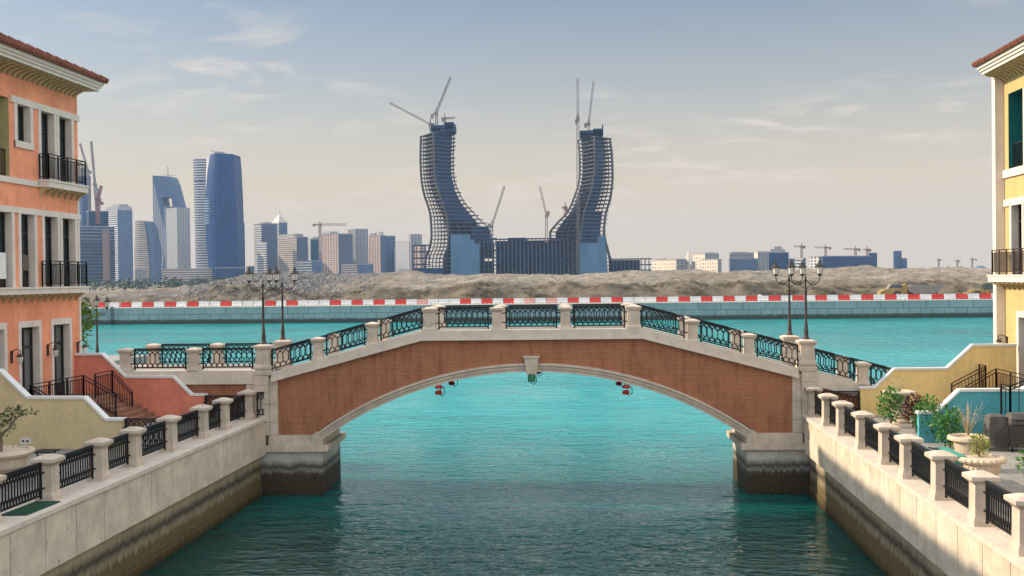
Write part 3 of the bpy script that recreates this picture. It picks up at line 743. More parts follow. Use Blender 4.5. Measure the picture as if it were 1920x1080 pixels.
# landings, steps and their railings
def stairs(label, fx, sg, y0, y1, x_edge, mat):
    t = thing('front_steps', label, 'steps', (fx, y0, 3.2)); b = MB()
    a, c = sorted((fx + sg * .02, x_edge)); b.box(a, c, y0 - 3.8, y1, 3.19, 4.28)
    for k in range(6):
        p, q = sorted((x_edge + sg * .28 * k, x_edge + sg * .28 * (k + 1))); b.box(p, q, y0, y1, 3.19, 4.28 - .155 * (k + 1))
    obj('step_block', b, mat, t)
M_terra0 = stone('terracotta_step_tile', (.30, .15, .09), .2, streak=.1)
stairs('tiled front steps beside the red garden wall', FXL, 1, 38.25, 40.3, -19.7, M_terra0)
stairs('front steps beside the golden garden wall', FXR, -1, 39.4, 41.3, 15.0, M_terra0)
def prail(label, paths, mat, rails=(0, -.13), step=.14, h=.95, name='stair_railing'):
    t = thing(name, label, 'railing', tuple(paths[0][0])); 
    for pts in paths:
        b = MB()
        for p, q in zip(pts, pts[1:]):
            p = Vector(p); q = Vector(q); L = (q - p).length
            for r in rails: b.bar(p + Vector((0, 0, r)), q + Vector((0, 0, r)), .035)
            b.bar(p + Vector((0, 0, -h + .1)), q + Vector((0, 0, -h + .1)), .028)
            k = max(2, round(L / step))
            for i in range(k): w = p + (q - p) * (i / k); b.bar(w + Vector((0, 0, rails[-1])), w + Vector((0, 0, -h + .1)), .02)
            k = max(1, round(L / 1.2))
            for i in range(k + 1): w = p + (q - p) * (i / k); b.bar(w, w + Vector((0, 0, -h)), .055)
        obj('railing_panel', b, mat, t)
prail('black landing and stair railings in front of the red wall', [[(-20.2, 34.5, 5.25), (-20.2, 38.2, 5.22), (-18.9, 38.2, 4.52)], [(-19.72, 38.2, 5.28), (-19.72, 39.6, 5.28), (-18.9, 39.6, 4.42)], [(-20.2, 34.5, 5.25), (-19.3, 34.5, 4.7)]], M_iron)
prail('brown stair railings in front of the golden wall', [[(13.72, 40.9, 4.52), (15.0, 40.9, 5.2), (14.9, 41.25, 5.22)], [(14.0, 40.1, 4.5), (15.1, 40.1, 5.16), (15.1, 36.0, 5.16)]], M_brown_iron)
prail('tall thin black railing posts in front of the teal wall', [[(13.07, 34.3, 5.2), (13.2, 33.9, 5.18), (13.75, 33.9, 5.38)]], M_iron, step=.6, h=1.75)

# ------------------------------------------------------------------ terrace furniture and plants
M_terra = stone('terracotta', (.50, .27, .16), .15, streak=.1)
M_urn = stone('cast_stone_urn', (.60, .49, .36), .15)
M_soil = plain('potting_soil', (.05, .035, .025), .95)
M_bark = plain('grey_bark', (.16, .12, .09), .9, 0, .3)
def leafmat(name, c, t=.25):
    m, n = newmat(name); oi = n.n('ShaderNodeNewGeometry').outputs['Random Per Island']
    col = n.mix(oi, sc(c, .6), sc(c, 1.5)); n.out(col, .55, spec=.3, Subsurface_Weight=0.0); return m
M_leaf = leafmat('green_leaves', (.055, .17, .03)); M_leafd = leafmat('dark_red_leaves', (.07, .022, .016)); M_leafy = leafmat('yellow_green_leaves', (.22, .24, .04)); M_olivel = leafmat('olive_leaves', (.06, .085, .02))
M_dry = leafmat('dry_grass_stems', (.38, .30, .18)); M_flower = leafmat('red_petals', (.6, .03, .02)); M_orangef = leafmat('orange_petals', (.7, .35, .04))
M_cloth = plain('grey_cover_cloth', (.10, .09, .08), .9, 0, .25, 4); M_cream = plain('cream_canvas', (.62, .52, .42), .9, 0, .1, 3)
M_greenpl = plain('green_plastic', (.02, .28, .19), .4, 0, .1); M_char = plain('charcoal_metal', (.045, .04, .036), .5, .2)
def leaves(mb, c, rad, cnt, size, rnd, up=.2):
    for _ in range(cnt):
        d = Vector((rnd.gauss(0, 1), rnd.gauss(0, 1), rnd.gauss(0, 1))).normalized(); r = rnd.random() ** .45
        if MN.noise(Vector(c) * 1.7 + d * 2.1) < -.22 and r > .45: continue
        p = Vector((c[0] + d.x * r * rad[0], c[1] + d.y * r * rad[1], c[2] + d.z * r * rad[2]))
        ld = (d + Vector((rnd.gauss(0, .5), rnd.gauss(0, .5), rnd.gauss(0, .5) + up))).normalized()
        s = size * rnd.uniform(.6, 1.3); mb.leaf(p, ld, (rnd.gauss(0, 1), rnd.gauss(0, 1), 1.2), s, s * .5)
def urn(label, loc, prof, lobes=0, amp=0, mat=None, name='stone_urn'):
    t = thing(name, label, 'planter', loc); b = MB(); b.lathe(prof, (0, 0, 0), 48 if lobes else 28, 0, 0) if not lobes else b.lathe(prof, (0, 0, 0), 72, lobes, amp)
    obj('bowl', b, mat or M_urn, t, local=True, smooth=True)
    rt, zt = prof[-1]; b = MB(); b.lathe([(.05, zt - .09), (rt - .01, zt - .06)], (0, 0, 0), 24); obj('soil', b, M_soil, t, local=True); return t
TZ = 3.19
def rimmed(h, r, foot): return [(foot, 0), (foot, .06), (foot * .8, .1), (foot * .85, .16), (r * .62, h * .55), (r * .7, h * .8), (r * .72, h * .84), (r * .98, h * .88), (r, h * .93), (r * .97, h * .98), (r * .86, h), (r * .78, h * .97), (r * .76, h * .9)]
def bush(label, loc, rad, cnt, size, mat, stem_h=.3, seed=1, kind='shrub'):
    rnd = random.Random(seed); t = thing('shrub', label, kind, loc)
    b = MB()
    for _ in range(4): b.tube([(0, 0, 0), (rnd.uniform(-.1, .1), rnd.uniform(-.1, .1), stem_h + rad[2] * .5), (rnd.uniform(-.5, .5) * rad[0], rnd.uniform(-.5, .5) * rad[1], stem_h + rad[2] * 1.3)], [.025, .018, .008], 5)
    obj('stem', b, M_bark, t, local=True)
    b = MB(); leaves(b, (0, 0, stem_h + rad[2]), rad, cnt, size, rnd); obj('foliage', b, mat, t, local=True); return t
urn('large plain stone urn with wide rim behind the three green shrubs', tuple(atZ(1815, 818, TZ + .98))[:2] + (TZ,), rimmed(1.0, .56, .3))
urn('fluted stone bowl urn with yellow green plant beside the balustrade', tuple(atZ(1837, 856, TZ + .84))[:2] + (TZ,), [(.24, 0), (.24, .08), (.15, .14), (.22, .24), (.4, .4), (.47, .58), (.44, .68), (.46, .7), (.56, .72), (.6, .78), (.57, .84), (.5, .86), (.46, .8)], 26, .09)
urn('tall stone urn at the foot of the golden garden wall', (11.3, 39.4, TZ), [(.34, 0), (.34, .1), (.26, .16), (.3, .8), (.36, 1.0), (.55, 1.08), (.62, 1.14), (.6, 1.2), (.5, 1.22), (.46, 1.15)])
urn('square shouldered terracotta pot near the right edge', (12.05, 28.6, TZ), [(.2, 0), (.3, .75), (.32, .8), (.36, .82), (.36, .92), (.3, .93), (.28, .86)], mat=M_terra, name='flower_pot')
urn('shaded stone urn holding a small tree by the left balustrade', (-16.95, 27.3, TZ), [(.42, 0), (.42, .1), (.26, .2), (.36, .32), (.66, .5), (.72, .74), (.7, .8), (.84, .83), (.88, .9), (.84, .96), (.74, .98), (.7, .92)], 28, .07)
bush('bright green shrub directly in front of the tall urn', (10.65, 38.2, TZ), (.45, .45, .64), 900, .13, M_leaf, .2, 3)
bush('dark red leaved shrub between the green shrubs', (11.15, 36.9, TZ), (.42, .42, .56), 800, .13, M_leafd, .25, 4)
bush('green shrub right beside the dark red one', (11.0, 35.0, TZ), (.5, .45, .68), 900, .14, M_leaf, .15, 5)
bush('darker green shrub nearest to the large plain urn', (11.25, 33.7, TZ), (.55, .5, .6), 900, .14, M_leaf, .12, 6)
bush('yellow green bushy plant in the fluted urn', tuple(atZ(1837, 856, TZ + .8)), (.28, .28, .28), 520, .08, M_leafy, .05, 7, 'plant')
bush('low green plant spilling beside the fluted urn', (11.75, 28.6, TZ), (.45, .35, .42), 420, .12, M_leaf, .05, 8, 'plant')
def sprig(label, loc, h, spread, cnt, seed, mat):
    rnd = random.Random(seed); t = thing('dry_plant', label, 'plant', loc); b = MB()
    for _ in range(cnt):
        a = rnd.uniform(0, 6.28); s = spread * rnd.random(); e = Vector((math.cos(a) * s, math.sin(a) * s, h * rnd.uniform(.6, 1)))
        b.tube([(0, 0, 0), e * .5 + Vector((0, 0, .05)), e], [.006, .004, .002], 4)
    obj('stems', b, M_dry, t, local=True); b = MB(); leaves(b, (0, 0, h * .6), (spread, spread, h * .4), 130, .05, rnd); obj('foliage', b, mat, t, local=True)
sprig('wispy dry plant growing from the large plain urn', tuple(atZ(1815, 818, TZ + .98)), 1.0, .5, 40, 11, M_dry)
sprig('thin dry twigs growing from the tall urn', (11.3, 39.4, TZ + 1.15), .55, .5, 30, 12, M_dry)
# small tree in the left urn
t = thing('potted_tree', 'small gnarled tree with sparse leaves in the shaded left urn', 'tree', (-16.95, 27.3, TZ + .93)); rnd = random.Random(21)
b = MB(); b.tube([(0, 0, 0), (.03, 0, .25), (.0, .03, .5), (-.1, 0, .75)], [.09, .07, .06, .03], 7); b.tube([(.0, .03, .45), (.3, 0, .65), (.5, .05, .95), (.95, 0, 1.12)], [.05, .035, .025, .01], 6); b.tube([(.3, 0, .65), (.35, .1, 1.0), (.6, .1, 1.2)], [.03, .02, .01], 5); b.tube([(0, .03, .5), (-.25, .1, .8), (-.4, 0, 1.05)], [.04, .03, .012], 5)
obj('trunk', b, M_bark, t, local=True, smooth=True); b = MB()
for c, r, k in (((-.25, 0, .85), (.45, .4, .3), 150), ((.1, 0, .95), (.3, .3, .2), 90), ((.5, .05, 1.1), (.3, .25, .14), 80), ((.9, 0, 1.12), (.28, .2, .08), 36), ((.1, .1, .6), (.3, .3, .15), 50)): leaves(b, c, r, k, .12, rnd)
obj('crown', b, M_olivel, t, local=True)
# covered grill, flowers, parasol, green boxes, small table
t = thing('covered_grill', 'grill draped in a grey weather cover by the teal wall', 'grill', (12.55, 33.4, TZ)); b = MB()
b.frus(0, 0, [(0, .34, .3), (.12, .31, .28), (.5, .28, .26), (.7, .3, .25), (.95, .27, .24), (1.08, .25, .22), (1.14, .17, .14)])
obj('cover', b, M_cloth, t, local=True); b = MB(); b.prism([(-.02, .15), (.3, .3), (.34, .95), (.1, .62), (-.12, .6)], lambda p, q, tt: (p, tt, q), -.43, -.37); obj('opening', b, M_char, t, local=True)
t = thing('barbecue_cart', 'charcoal barbecue cart with dark hood behind the red flowers', 'barbecue', (13.25, 33.2, TZ)); b = MB(); b.frus(0, 0, [(.15, .42, .3), (.85, .42, .3)]); obj('cabinet', b, M_char, t, local=True)
b = MB(); b.frus(0, 0, [(.87, .4, .28), (1.05, .4, .28), (1.2, .34, .18)]); obj('hood', b, M_cloth, t, local=True); b = MB(); b.bar((-.3, -.33, 1.0), (.3, -.33, 1.0), .03); obj('handle', b, M_iron, t, local=True)
for sx in (-.36, .36):
    for sy in (-.24, .24): b = MB(); b.bar((sx, sy, 0), (sx, sy, .15), .05); obj('leg', b, M_iron, t, local=True)
t = thing('flower_plant', 'red and orange flowers in front of the barbecue cart', 'flowers', (12.35, 29.9, TZ)); rnd = random.Random(31)
b = MB(); [b.tube([(0, 0, 0), (rnd.uniform(-.2, .2), rnd.uniform(-.2, .2), rnd.uniform(.9, 1.35))], [.012, .006], 4) for _ in range(14)]; obj('stem', b, M_bark, t, local=True)
b = MB(); leaves(b, (0, 0, .75), (.35, .35, .5), 160, .11, rnd); obj('foliage', b, M_olivel, t, local=True)
b = MB(); [leaves(b, (rnd.uniform(-.25, .35), rnd.uniform(-.2, .2), rnd.uniform(1.15, 1.4)), (.09, .09, .06), 24, .07, rnd) for _ in range(6)]; obj('red_blossom', b, M_flower, t, local=True)
b = MB(); [leaves(b, (rnd.uniform(-.35, .3), rnd.uniform(-.2, .2), rnd.uniform(.6, 1.1)), (.08, .08, .05), 20, .07, rnd) for _ in range(6)]; obj('orange_blossom', b, M_orangef, t, local=True)
t = thing('closed_parasol', 'furled cream parasol at the right edge', 'parasol', (10.75, 25.6, TZ)); b = MB()
b.lathe([(.05, .5), (.2, .55), (.22, .9), (.17, 1.25), (.19, 1.3), (.15, 1.9), (.06, 2.5), (.02, 2.62)], (0, 0, 0), 40, 9, .25); obj('canopy', b, M_cream, t, local=True)
b = MB(); b.tube([(0, 0, 0), (0, 0, 2.7)], .025, 8); obj('pole', b, M_white, t, local=True); b = MB(); b.lathe([(.3, 0), (.3, .06), (.06, .1)], (0, 0, 0), 16); obj('base', b, M_stone2, t, local=True)
t = thing('window_box', 'bright green plastic window box hooked inside the right railing', 'planter', (9.35, 28.0, TZ)); b = MB(); b.frus(0, 0, [(.62, .1, .65), (.84, .13, .7)]); obj('trough', b, M_greenpl, t, local=True); b = MB(); b.box(-.16, .16, -.73, .73, .845, .87); obj('rim', b, M_greenpl, t, local=True)
for yy in (-.4, .4): b = MB(); b.bar((-.45, yy, .92), (-.16, yy, .84), .03); obj('hook', b, M_iron, t, local=True)
t = thing('green_mat', 'dark green mat lying on the left quay coping', 'mat', (-14.25, 24.3, 3.205)); b = MB(); b.prism([(-.35, -.8), (.3, -.75), (.34, .75), (-.3, .8)], lambda p, q, tt: (p, q, tt), 0, .025); tmp = obj('pile', b, plain('green_turf_mat', (.01, .06, .03), .95), t, local=True)
t = thing('folding_table', 'small black folding table beside the left urn', 'table', (-16.3, 28.6, TZ)); b = MB(); b.box(-.3, .3, -.3, .3, .7, .73); obj('tabletop', b, M_iron, t, local=True)
for sx in (-.26, .26):
    for sy in (-.26, .26): b = MB(); b.bar((sx, sy, 0), (-sx * .6, sy, .7), .03); obj('leg', b, M_iron, t, local=True)
t = thing('socket_box', 'white outdoor socket box low on the pale yellow wall', 'socket', (-19.6, 33.13, 3.35)); b = MB(); b.box(-.18, .18, -.05, 0, 0, .22); obj('housing', b, M_white, t, local=True); b = MB(); [b.box(q - .04, q + .04, -.06, -.05, .08, .15) for q in (-.08, .08)]; obj('socket', b, M_char, t, local=True)
# washing on the second floor openings
for lab, y0, y1, z0, z1, mat in (('white towel hanging in the second opening of the orange house', 36.45, 36.72, 9.0, 9.95, M_white), ('white sheet hanging in the first opening at the left edge', 35.0, 35.72, 9.0, 10.0, M_white), ('brown towel draped on a rack in the second opening', 36.78, 37.12, 9.35, 9.95, M_bark)):
    b = MB(); nn = 10
    vs = [(FXL - .06 + .025 * math.sin(i * 1.7), y0 + (y1 - y0) * i / nn, zq) for zq in (z0 + (.04 if mat is M_white else 0), z1) for i in range(nn + 1)]
    b.add(vs, [(i, i + 1, nn + 2 + i, nn + 1 + i) for i in range(nn)])
    t = tag(obj('towel', b, mat), lab, 'towel'); md = t.modifiers.new('thick', 'SOLIDIFY'); md.thickness = .012
t = thing('drying_rack', 'dark drying rack standing in the second opening of the orange house', 'rack', (FXL - .12, 36.95, 8.73)); b = MB()
for q in (-.22, .22): b.bar((0, q, 0), (0, q, 1.2), .03)
b.bar((0, -.22, 1.2), (0, .22, 1.2), .03); b.bar((0, -.22, .5), (0, .22, .5), .02); obj('frame', b, M_iron, t, local=True)
# trees behind the orange house
rnd = random.Random(5)
t = thing('broadleaf_tree', 'bright green broadleaf tree behind the orange house', 'tree', (-26.6, 48.2, 4.9)); b = MB(); b.tube([(0, 0, 0), (.05, 0, 1.2), (.1, 0, 2.2)], [.12, .1, .06], 8)
for a in range(5): b.tube([(.05, 0, 1.3), (math.cos(a * 1.26) * .8, math.sin(a * 1.26) * .8, 2.3), (math.cos(a * 1.26) * 1.3, math.sin(a * 1.26) * 1.3, 2.8)], [.06, .04, .015], 5)
obj('trunk', b, M_bark, t, local=True); b = MB()
for c, r, k in (((0, 0, 2.7), (1.3, 1.2, .9), 900), ((.9, .1, 2.3), (.9, .8, .6), 600), ((1.0, -.2, 1.6), (.6, .6, .5), 260)): leaves(b, c, r, k, .22, rnd)
obj('crown', b, leafmat('lime_leaves', (.11, .19, .025)), t, local=True)
t = thing('palm', 'small palm with drooping fronds below the broadleaf tree', 'palm', (-25.3, 46.0, 4.7)); b = MB(); b.tube([(0, 0, 0), (.02, 0, .7), (0, .02, 1.3)], [.13, .12, .1], 8); obj('trunk', b, M_bark, t, local=True); b = MB()
for k in range(18):
    a = k * 2.4; el = .25 + .9 * (k % 5) / 5; pr_ = Vector((0, 0, 1.3))
    for i in range(9):
        s = (i + 1) / 9; p = Vector((math.cos(a) * s * 1.25, math.sin(a) * s * 1.25, 1.3 + el * s * 1.6 - 1.5 * s * s)); b.bar(pr_, p, .015); d = (p - pr_).normalized()
        sd = d.cross(Vector((0, 0, 1))).normalized()
        for q in (-1, 1): b.leaf(p, sd * q + d * .7 + Vector((0, 0, -.3)), (0, 0, 1), .34 * (1 - .5 * s), .05)
        pr_ = p
obj('frond', b, M_leaf, t, local=True)

# ------------------------------------------------------------------ far quay
b = MB(); b.add([(-7000, 205.6, 3.2), (7000, 205.6, 3.2), (7000, 9000, 3.2), (-7000, 9000, 3.2)], [(0, 1, 2, 3)]); structure('ground', b, M_sand)
t = thing('sea_wall', 'grey green block sea wall along the far side of the lagoon', 'sea wall', (0, 204, 0))
b = MB(); b.box(-420, 420, 204.0, 206.5, -2, 3.36); obj('block_face', b, M_sea, t); b = MB(); b.box(-420, 420, 203.9, 207.5, 3.36, 3.52); obj('kerb', b, M_stone2, t)
t = thing('service_ladder', 'dark ladder fixed to the sea wall at the left', 'ladder', tuple(atY(211, 590, 203.9))); p = atY(211, 590, 203.95); b = MB()
for q in (-.25, .25): b.bar((p.x + q, 203.75, -.3), (p.x + q, 203.75, 3.9), .09)
for k in range(9): b.bar((p.x - .25, 203.75, .2 + k * .42), (p.x + .25, 203.75, .2 + k * .42), .06)
obj('rungs_frame' if False else 'ladder_frame', b, M_iron, t)
def hprofile(tab, px):
    if px <= tab[0][0]: return tab[0][1]
    for (a, p), (c, q) in zip(tab, tab[1:]):
        if px <= c:
            k = (px - a) / (c - a); k = k * k * (3 - 2 * k); return p + (q - p) * k
    return tab[-1][1]
CRE = [(100, 548), (300, 545), (345, 541), (400, 528), (450, 514), (560, 513), (640, 517), (720, 513), (760, 512), (850, 518), (950, 514), (1050, 515), (1150, 512), (1250, 509), (1350, 510), (1450, 508), (1550, 505), (1600, 502), (1650, 507), (1720, 504), (1800, 505), (1868, 507), (2300, 505)]
BNK = [(100, 564), (300, 562), (340, 552), (420, 545), (520, 552), (600, 556), (700, 547), (800, 546), (900, 537), (1000, 541), (1100, 538), (1200, 536), (1400, 532), (1500, 537), (1600, 538), (1700, 535), (1868, 530), (2300, 532)]
hor = lambda px: 518.06 - .012 * (px - 1122)
def terr(X, Y):
    px = 1122 + 1900 * X / Y * 1.0075
    zc_ = CAMH - (hprofile(CRE, px) - hor(px)) * 330 / 1900; zb_ = CAMH - (hprofile(BNK, px) - hor(px)) * 220 / 1900
    v = Vector((X, Y, 0)); f1 = MN.fractal(v * .05, .9, 2.1, 5); f2 = MN.fractal(v * .22, .8, 2.1, 5); rg = 1 - abs(MN.noise(v * .16))
    heap = max(0, min(1, (px - 310) / 60)) * max(0, min(1, (660 - px) / 80))
    yb = 213.5 + 2.2 * MN.noise(Vector((X * .09, 3.3, 0)))
    if Y < yb: return 3.42 + .05 * f2
    k = min(1, (Y - yb) / (4.5 + 2 * MN.noise(Vector((X * .2, 9, 0))))); k = k ** .7
    if Y < 222: z = 3.42 + (zb_ - 3.42) * k
    elif Y < 330: q = (Y - 222) / 108; z = zb_ + (zc_ - zb_) * (q ** .8)
    elif Y < 420: q = (Y - 330) / 90; z = zc_ + (3.3 - zc_) * q
    else: z = 3.3
    amp = min(1, (Y - yb) / 6) * (1 if Y < 400 else max(0, (430 - Y) / 30))
    low = max(0, min(1, (z - 3.4) / 2.5))
    return max(3.25, z + amp * low * ((1.0 * f1 + (.8 if Y < 228 else .4) * f2 + .6 * (rg - .7)) + heap * (.9 * f2 + .35 * MN.noise(v * .9))))
xs_ = [-200 + .9 * i for i in range(445)]; ys_ = [207.6]
while ys_[-1] < 430: ys_.append(ys_[-1] + (.55 if ys_[-1] < 224 else .8 + (ys_[-1] - 224) * .025))
b = MB(); b.v = [Vector((X, Y, terr(X, Y))) for Y in ys_ for X in xs_]; w = len(xs_)
b.f = [(j * w + i, j * w + i + 1, j * w + w + i + 1, j * w + w + i) for j in range(len(ys_) - 1) for i in range(w - 1)]
structure('terrain', b, M_sand, smooth=False)
# loose broken rock on the heap and along the bank
rnd = random.Random(77); b = MB()
def rock(mb, p, s):
    vs = []
    for q in ((1, 0, 0), (0, 1, 0), (-1, 0, 0), (0, -1, 0), (0, 0, 1), (.6, .6, .5), (-.6, .5, .55)): vs.append((p[0] + q[0] * s * rnd.uniform(.5, 1.2), p[1] + q[1] * s * rnd.uniform(.5, 1.2), p[2] + q[2] * s * rnd.uniform(.4, 1)))
    mb.add(vs, [(0, 5, 4), (5, 1, 4), (1, 6, 4), (6, 2, 4), (2, 3, 4), (3, 0, 4), (0, 1, 5), (1, 2, 6)])
for _ in range(2600):
    px = rnd.uniform(310, 700) if rnd.random() < .75 else rnd.uniform(300, 1900); Y = rnd.uniform(213, 325); X = (px - 1122) * Y / 1900
    rock(b, (X, Y, terr(X, Y) - .05), rnd.uniform(.2, .75) if px < 700 else rnd.uniform(.12, .4))
o = obj('rubble', b, M_rock); o['kind'] = 'stuff'; o['label'] = 'grey broken rubble scattered over the sand heaps'
# scrub on the bank
b = MB()
for _ in range(3600):
    px = rnd.uniform(520, 1880); Y = rnd.uniform(213.5, 223); X = (px - 1122) * Y / 1900
    if MN.noise(Vector((X * .25, Y * .3, 5))) < .05: continue
    z0 = terr(X, Y)
    for _k in range(7): b.leaf((X + rnd.gauss(0, .3), Y + rnd.gauss(0, .3), z0 - .05), (rnd.gauss(0, .7), rnd.gauss(0, .7), 1), (1, 0, 0), rnd.uniform(.3, .8), .14)
o = obj('scrub', b, leafmat('dusty_scrub', (.095, .08, .042))); o['kind'] = 'stuff'; o['label'] = 'dusty brown scrub along the foot of the bank'
# plastic barriers
M_bred = plain('red_barrier_plastic', (.55, .035, .025), .5, 0, .15, .5); M_bwhite = plain('white_barrier_plastic', (.66, .62, .60), .5, 0, .1, .5); M_bpink = plain('faded_barrier_plastic', (.62, .30, .26), .6, 0, .15, .5)
def barrier(label, mat):
    t = thing('road_barrier', label, 'barrier', (0, 206, 3.52), group='plastic barriers along the sea wall')
    b = MB(); pr2 = [(-.32, 0), (.32, 0), (.32, .22), (.17, .5), (.15, 1.08), (-.15, 1.08), (-.17, .5), (-.32, .22)]
    fn = lambda p, q, tt: (tt, p, q)
    b.prism(pr2, fn, -1.06, -.62); b.prism([(a_, max(c_, .14)) for a_, c_ in pr2], fn, -.619, -.2); b.prism(pr2, fn, -.199, .199); b.prism([(a_, max(c_, .14)) for a_, c_ in pr2], fn, .2, .619); b.prism(pr2, fn, .62, 1.06)
    obj('shell', b, mat, t, local=True)
    c = MB(); [c.tube([(q, 0, 1.05), (q, 0, 1.13)], .07, 6) for q in (-.6,)]; obj('filler_cap', c, M_char, t, local=True); return t
protos = {'r': barrier('bright red plastic barrier standing in the row along the sea wall', M_bred), 'w': barrier('white plastic barrier standing in the row along the sea wall', M_bwhite), 'p': barrier('faded pink plastic barrier standing in the row along the sea wall', M_bpink)}
used = set()
reds = [192, 236, 278, 320, 362, 424, 507, 548, 629, 670, 711, 752, (792, 'p'), 873, 913, 954, (993, 'p'), (1034, 'p'), 1075, 1116, 1157, 1241, 1283, 1325, 1367, 1409, 1452, 1497, 1539, 1582, 1626, 1670, 1713, 1758, 1803, 1847, 1892]
reds = [(q, 'r') if isinstance(q, int) else q for q in reds]
def put(kind, px):
    x = atY(px, 560, 206).x
    o = protos[kind] if kind not in used else dup(protos[kind]); used.add(kind); o.location = (x, 206 + random.uniform(-.14, .14), 3.52); o.rotation_euler = (0, 0, random.uniform(-.05, .05))
for (a, ka), (c, kc) in zip(reds, reds[1:] + [(None, None)]):
    put(ka, a)
    if c:
        k = max(1, round((c - a) / 21)) if c - a > 30 else 1
        for i in range(1, k): put('w', a + (c - a) * i / k)
# dump truck and loader behind the barriers
M_yel = plain('machine_yellow', (.33, .22, .07), .7, 0, .35, 1.5); M_mudgrey = plain('dusty_grey_steel', (.22, .20, .175), .7, .1, .25); M_tyre = plain('dusty_tyre', (.06, .052, .045), .9)
def wheel(t, x, y, r, w=.6):
    b = MB(); b.M = None; pts = []
    prof = [(r * .55, -w / 2), (r * .9, -w / 2), (r, -w / 2 + .1), (r, w / 2 - .1), (r * .9, w / 2), (r * .55, w / 2)]
    q = MB(); q.lathe(prof, (0, 0, 0), 20); b.add([(x + v.x, y + v.z, r + v.y) for v in q.v], q.f); wl = obj('wheel', b, M_tyre, t, local=True)
    q = MB(); q.lathe([(r * .5, -w / 2 - .02), (r * .5, w / 2 + .02)], (0, 0, 0), 14); b = MB(); b.add([(x + v.x, y + v.z, r + v.y) for v in q.v], q.f); obj('rim', b, M_mudgrey, wl, local=True)
p = atY(1706, 549, 211)
t = thing('dump_truck', 'dusty articulated dump truck with grey tipping body behind the barriers', 'dump truck', (p.x, 211, 3.5)); sd = lambda q_, r_, tt: (q_, tt, r_)
b = MB(); b.prism([(-6.2, .8), (-6.1, 1.6), (-5.2, 2.0), (-3.8, 2.3), (-1.4, 2.3), (-1.2, 1.2), (-2.2, .9)], sd, -1.2, 1.2); obj('hood', b, M_yel, t, local=True)
b = MB(); b.prism([(-4.6, 2.1), (-3.9, 3.1), (-2.1, 3.1), (-2.0, 2.0)], sd, -1.0, 1.0); cabo = obj('cab', b, M_mudgrey, t, local=True)
b = MB(); b.prism([(-4.35, 2.28), (-3.85, 2.95), (-3.3, 2.95), (-3.3, 2.25)], sd, -1.03, 1.03); b.prism([(-3.2, 2.25), (-3.2, 2.95), (-2.2, 2.95), (-2.15, 2.25)], sd, -1.03, 1.03); obj('cab_window', b, M_glass, cabo, local=True)
b = MB(); b.prism([(-1.5, 1.2), (-1.7, 2.9), (-.9, 3.1), (-.6, 2.6), (-.7, 1.2)], sd, -.9, .9); obj('engine_guard', b, M_yel, t, local=True)
b = MB(); b.prism([(-.5, 1.5), (-.6, 2.7), (.2, 2.8), (5.6, 2.75), (6.2, 2.5), (4.6, 1.2), (.4, 1.1)], sd, -1.5, 1.5); obj('tipping_body', b, M_mudgrey, t, local=True)
b = MB(); b.box(-5.9, 4.6, -.5, .5, .75, 1.1); obj('chassis', b, M_char, t, local=True)
for xw in (-2.9, 2.0, 4.2):
    for yw in (-1.15, 1.15): wheel(t, xw, yw, .88)
p = atY(1840, 549, 211)
t = thing('wheel_loader', 'yellow wheel loader with dark cab beside the yellow house', 'loader', (p.x, 211, 3.5))
b = MB(); b.prism([(-2.3, 1.0), (-2.4, 1.7), (.2, 1.9), (.2, 1.0)], sd, -.9, .9); b.prism([(.3, .9), (.3, 1.7), (3.2, 1.9), (3.4, 1.0)], sd, -.9, .9); obj('body', b, M_yel, t, local=True)
b = MB(); b.prism([(.3, 1.75), (.5, 3.0), (2.1, 3.0), (2.2, 1.8)], sd, -.75, .75); obj('cab', b, M_glass, t, local=True); b = MB(); b.box(.2, 2.3, -.85, .85, 3.0, 3.12); obj('cab_roof', b, M_yel, t, local=True)
b = MB(); b.prism([(-4.3, .2), (-3.0, .2), (-2.9, 1.2), (-3.5, .5)], sd, -1.4, 1.4); obj('bucket', b, M_mudgrey, t, local=True); b = MB(); b.bar((-3.2, 0, .9), (-1.2, 0, 1.8), .35); obj('lift_arm', b, M_yel, t, local=True)
for xw in (-1.1, 2.2):
    for yw in (-1.0, 1.0): wheel(t, xw, yw, .8)
# white drum beside the barriers
t = thing('water_tank', 'small white plastic tank between the barriers near the right lamps', 'tank', tuple(atY(1425, 556, 206.9))); t.location.z = 3.5; WM[t.name] = Matrix.Translation(t.location); b = MB(); b.lathe([(.45, 0), (.5, .1), (.5, 1.0), (.4, 1.2), (.15, 1.3)], (0, 0, 0), 16); obj('drum', b, M_bwhite, t, local=True, smooth=True); b = MB(); b.tube([(0, 0, 1.28), (0, 0, 1.4)], .12, 8); obj('cap', b, M_char, t, local=True)

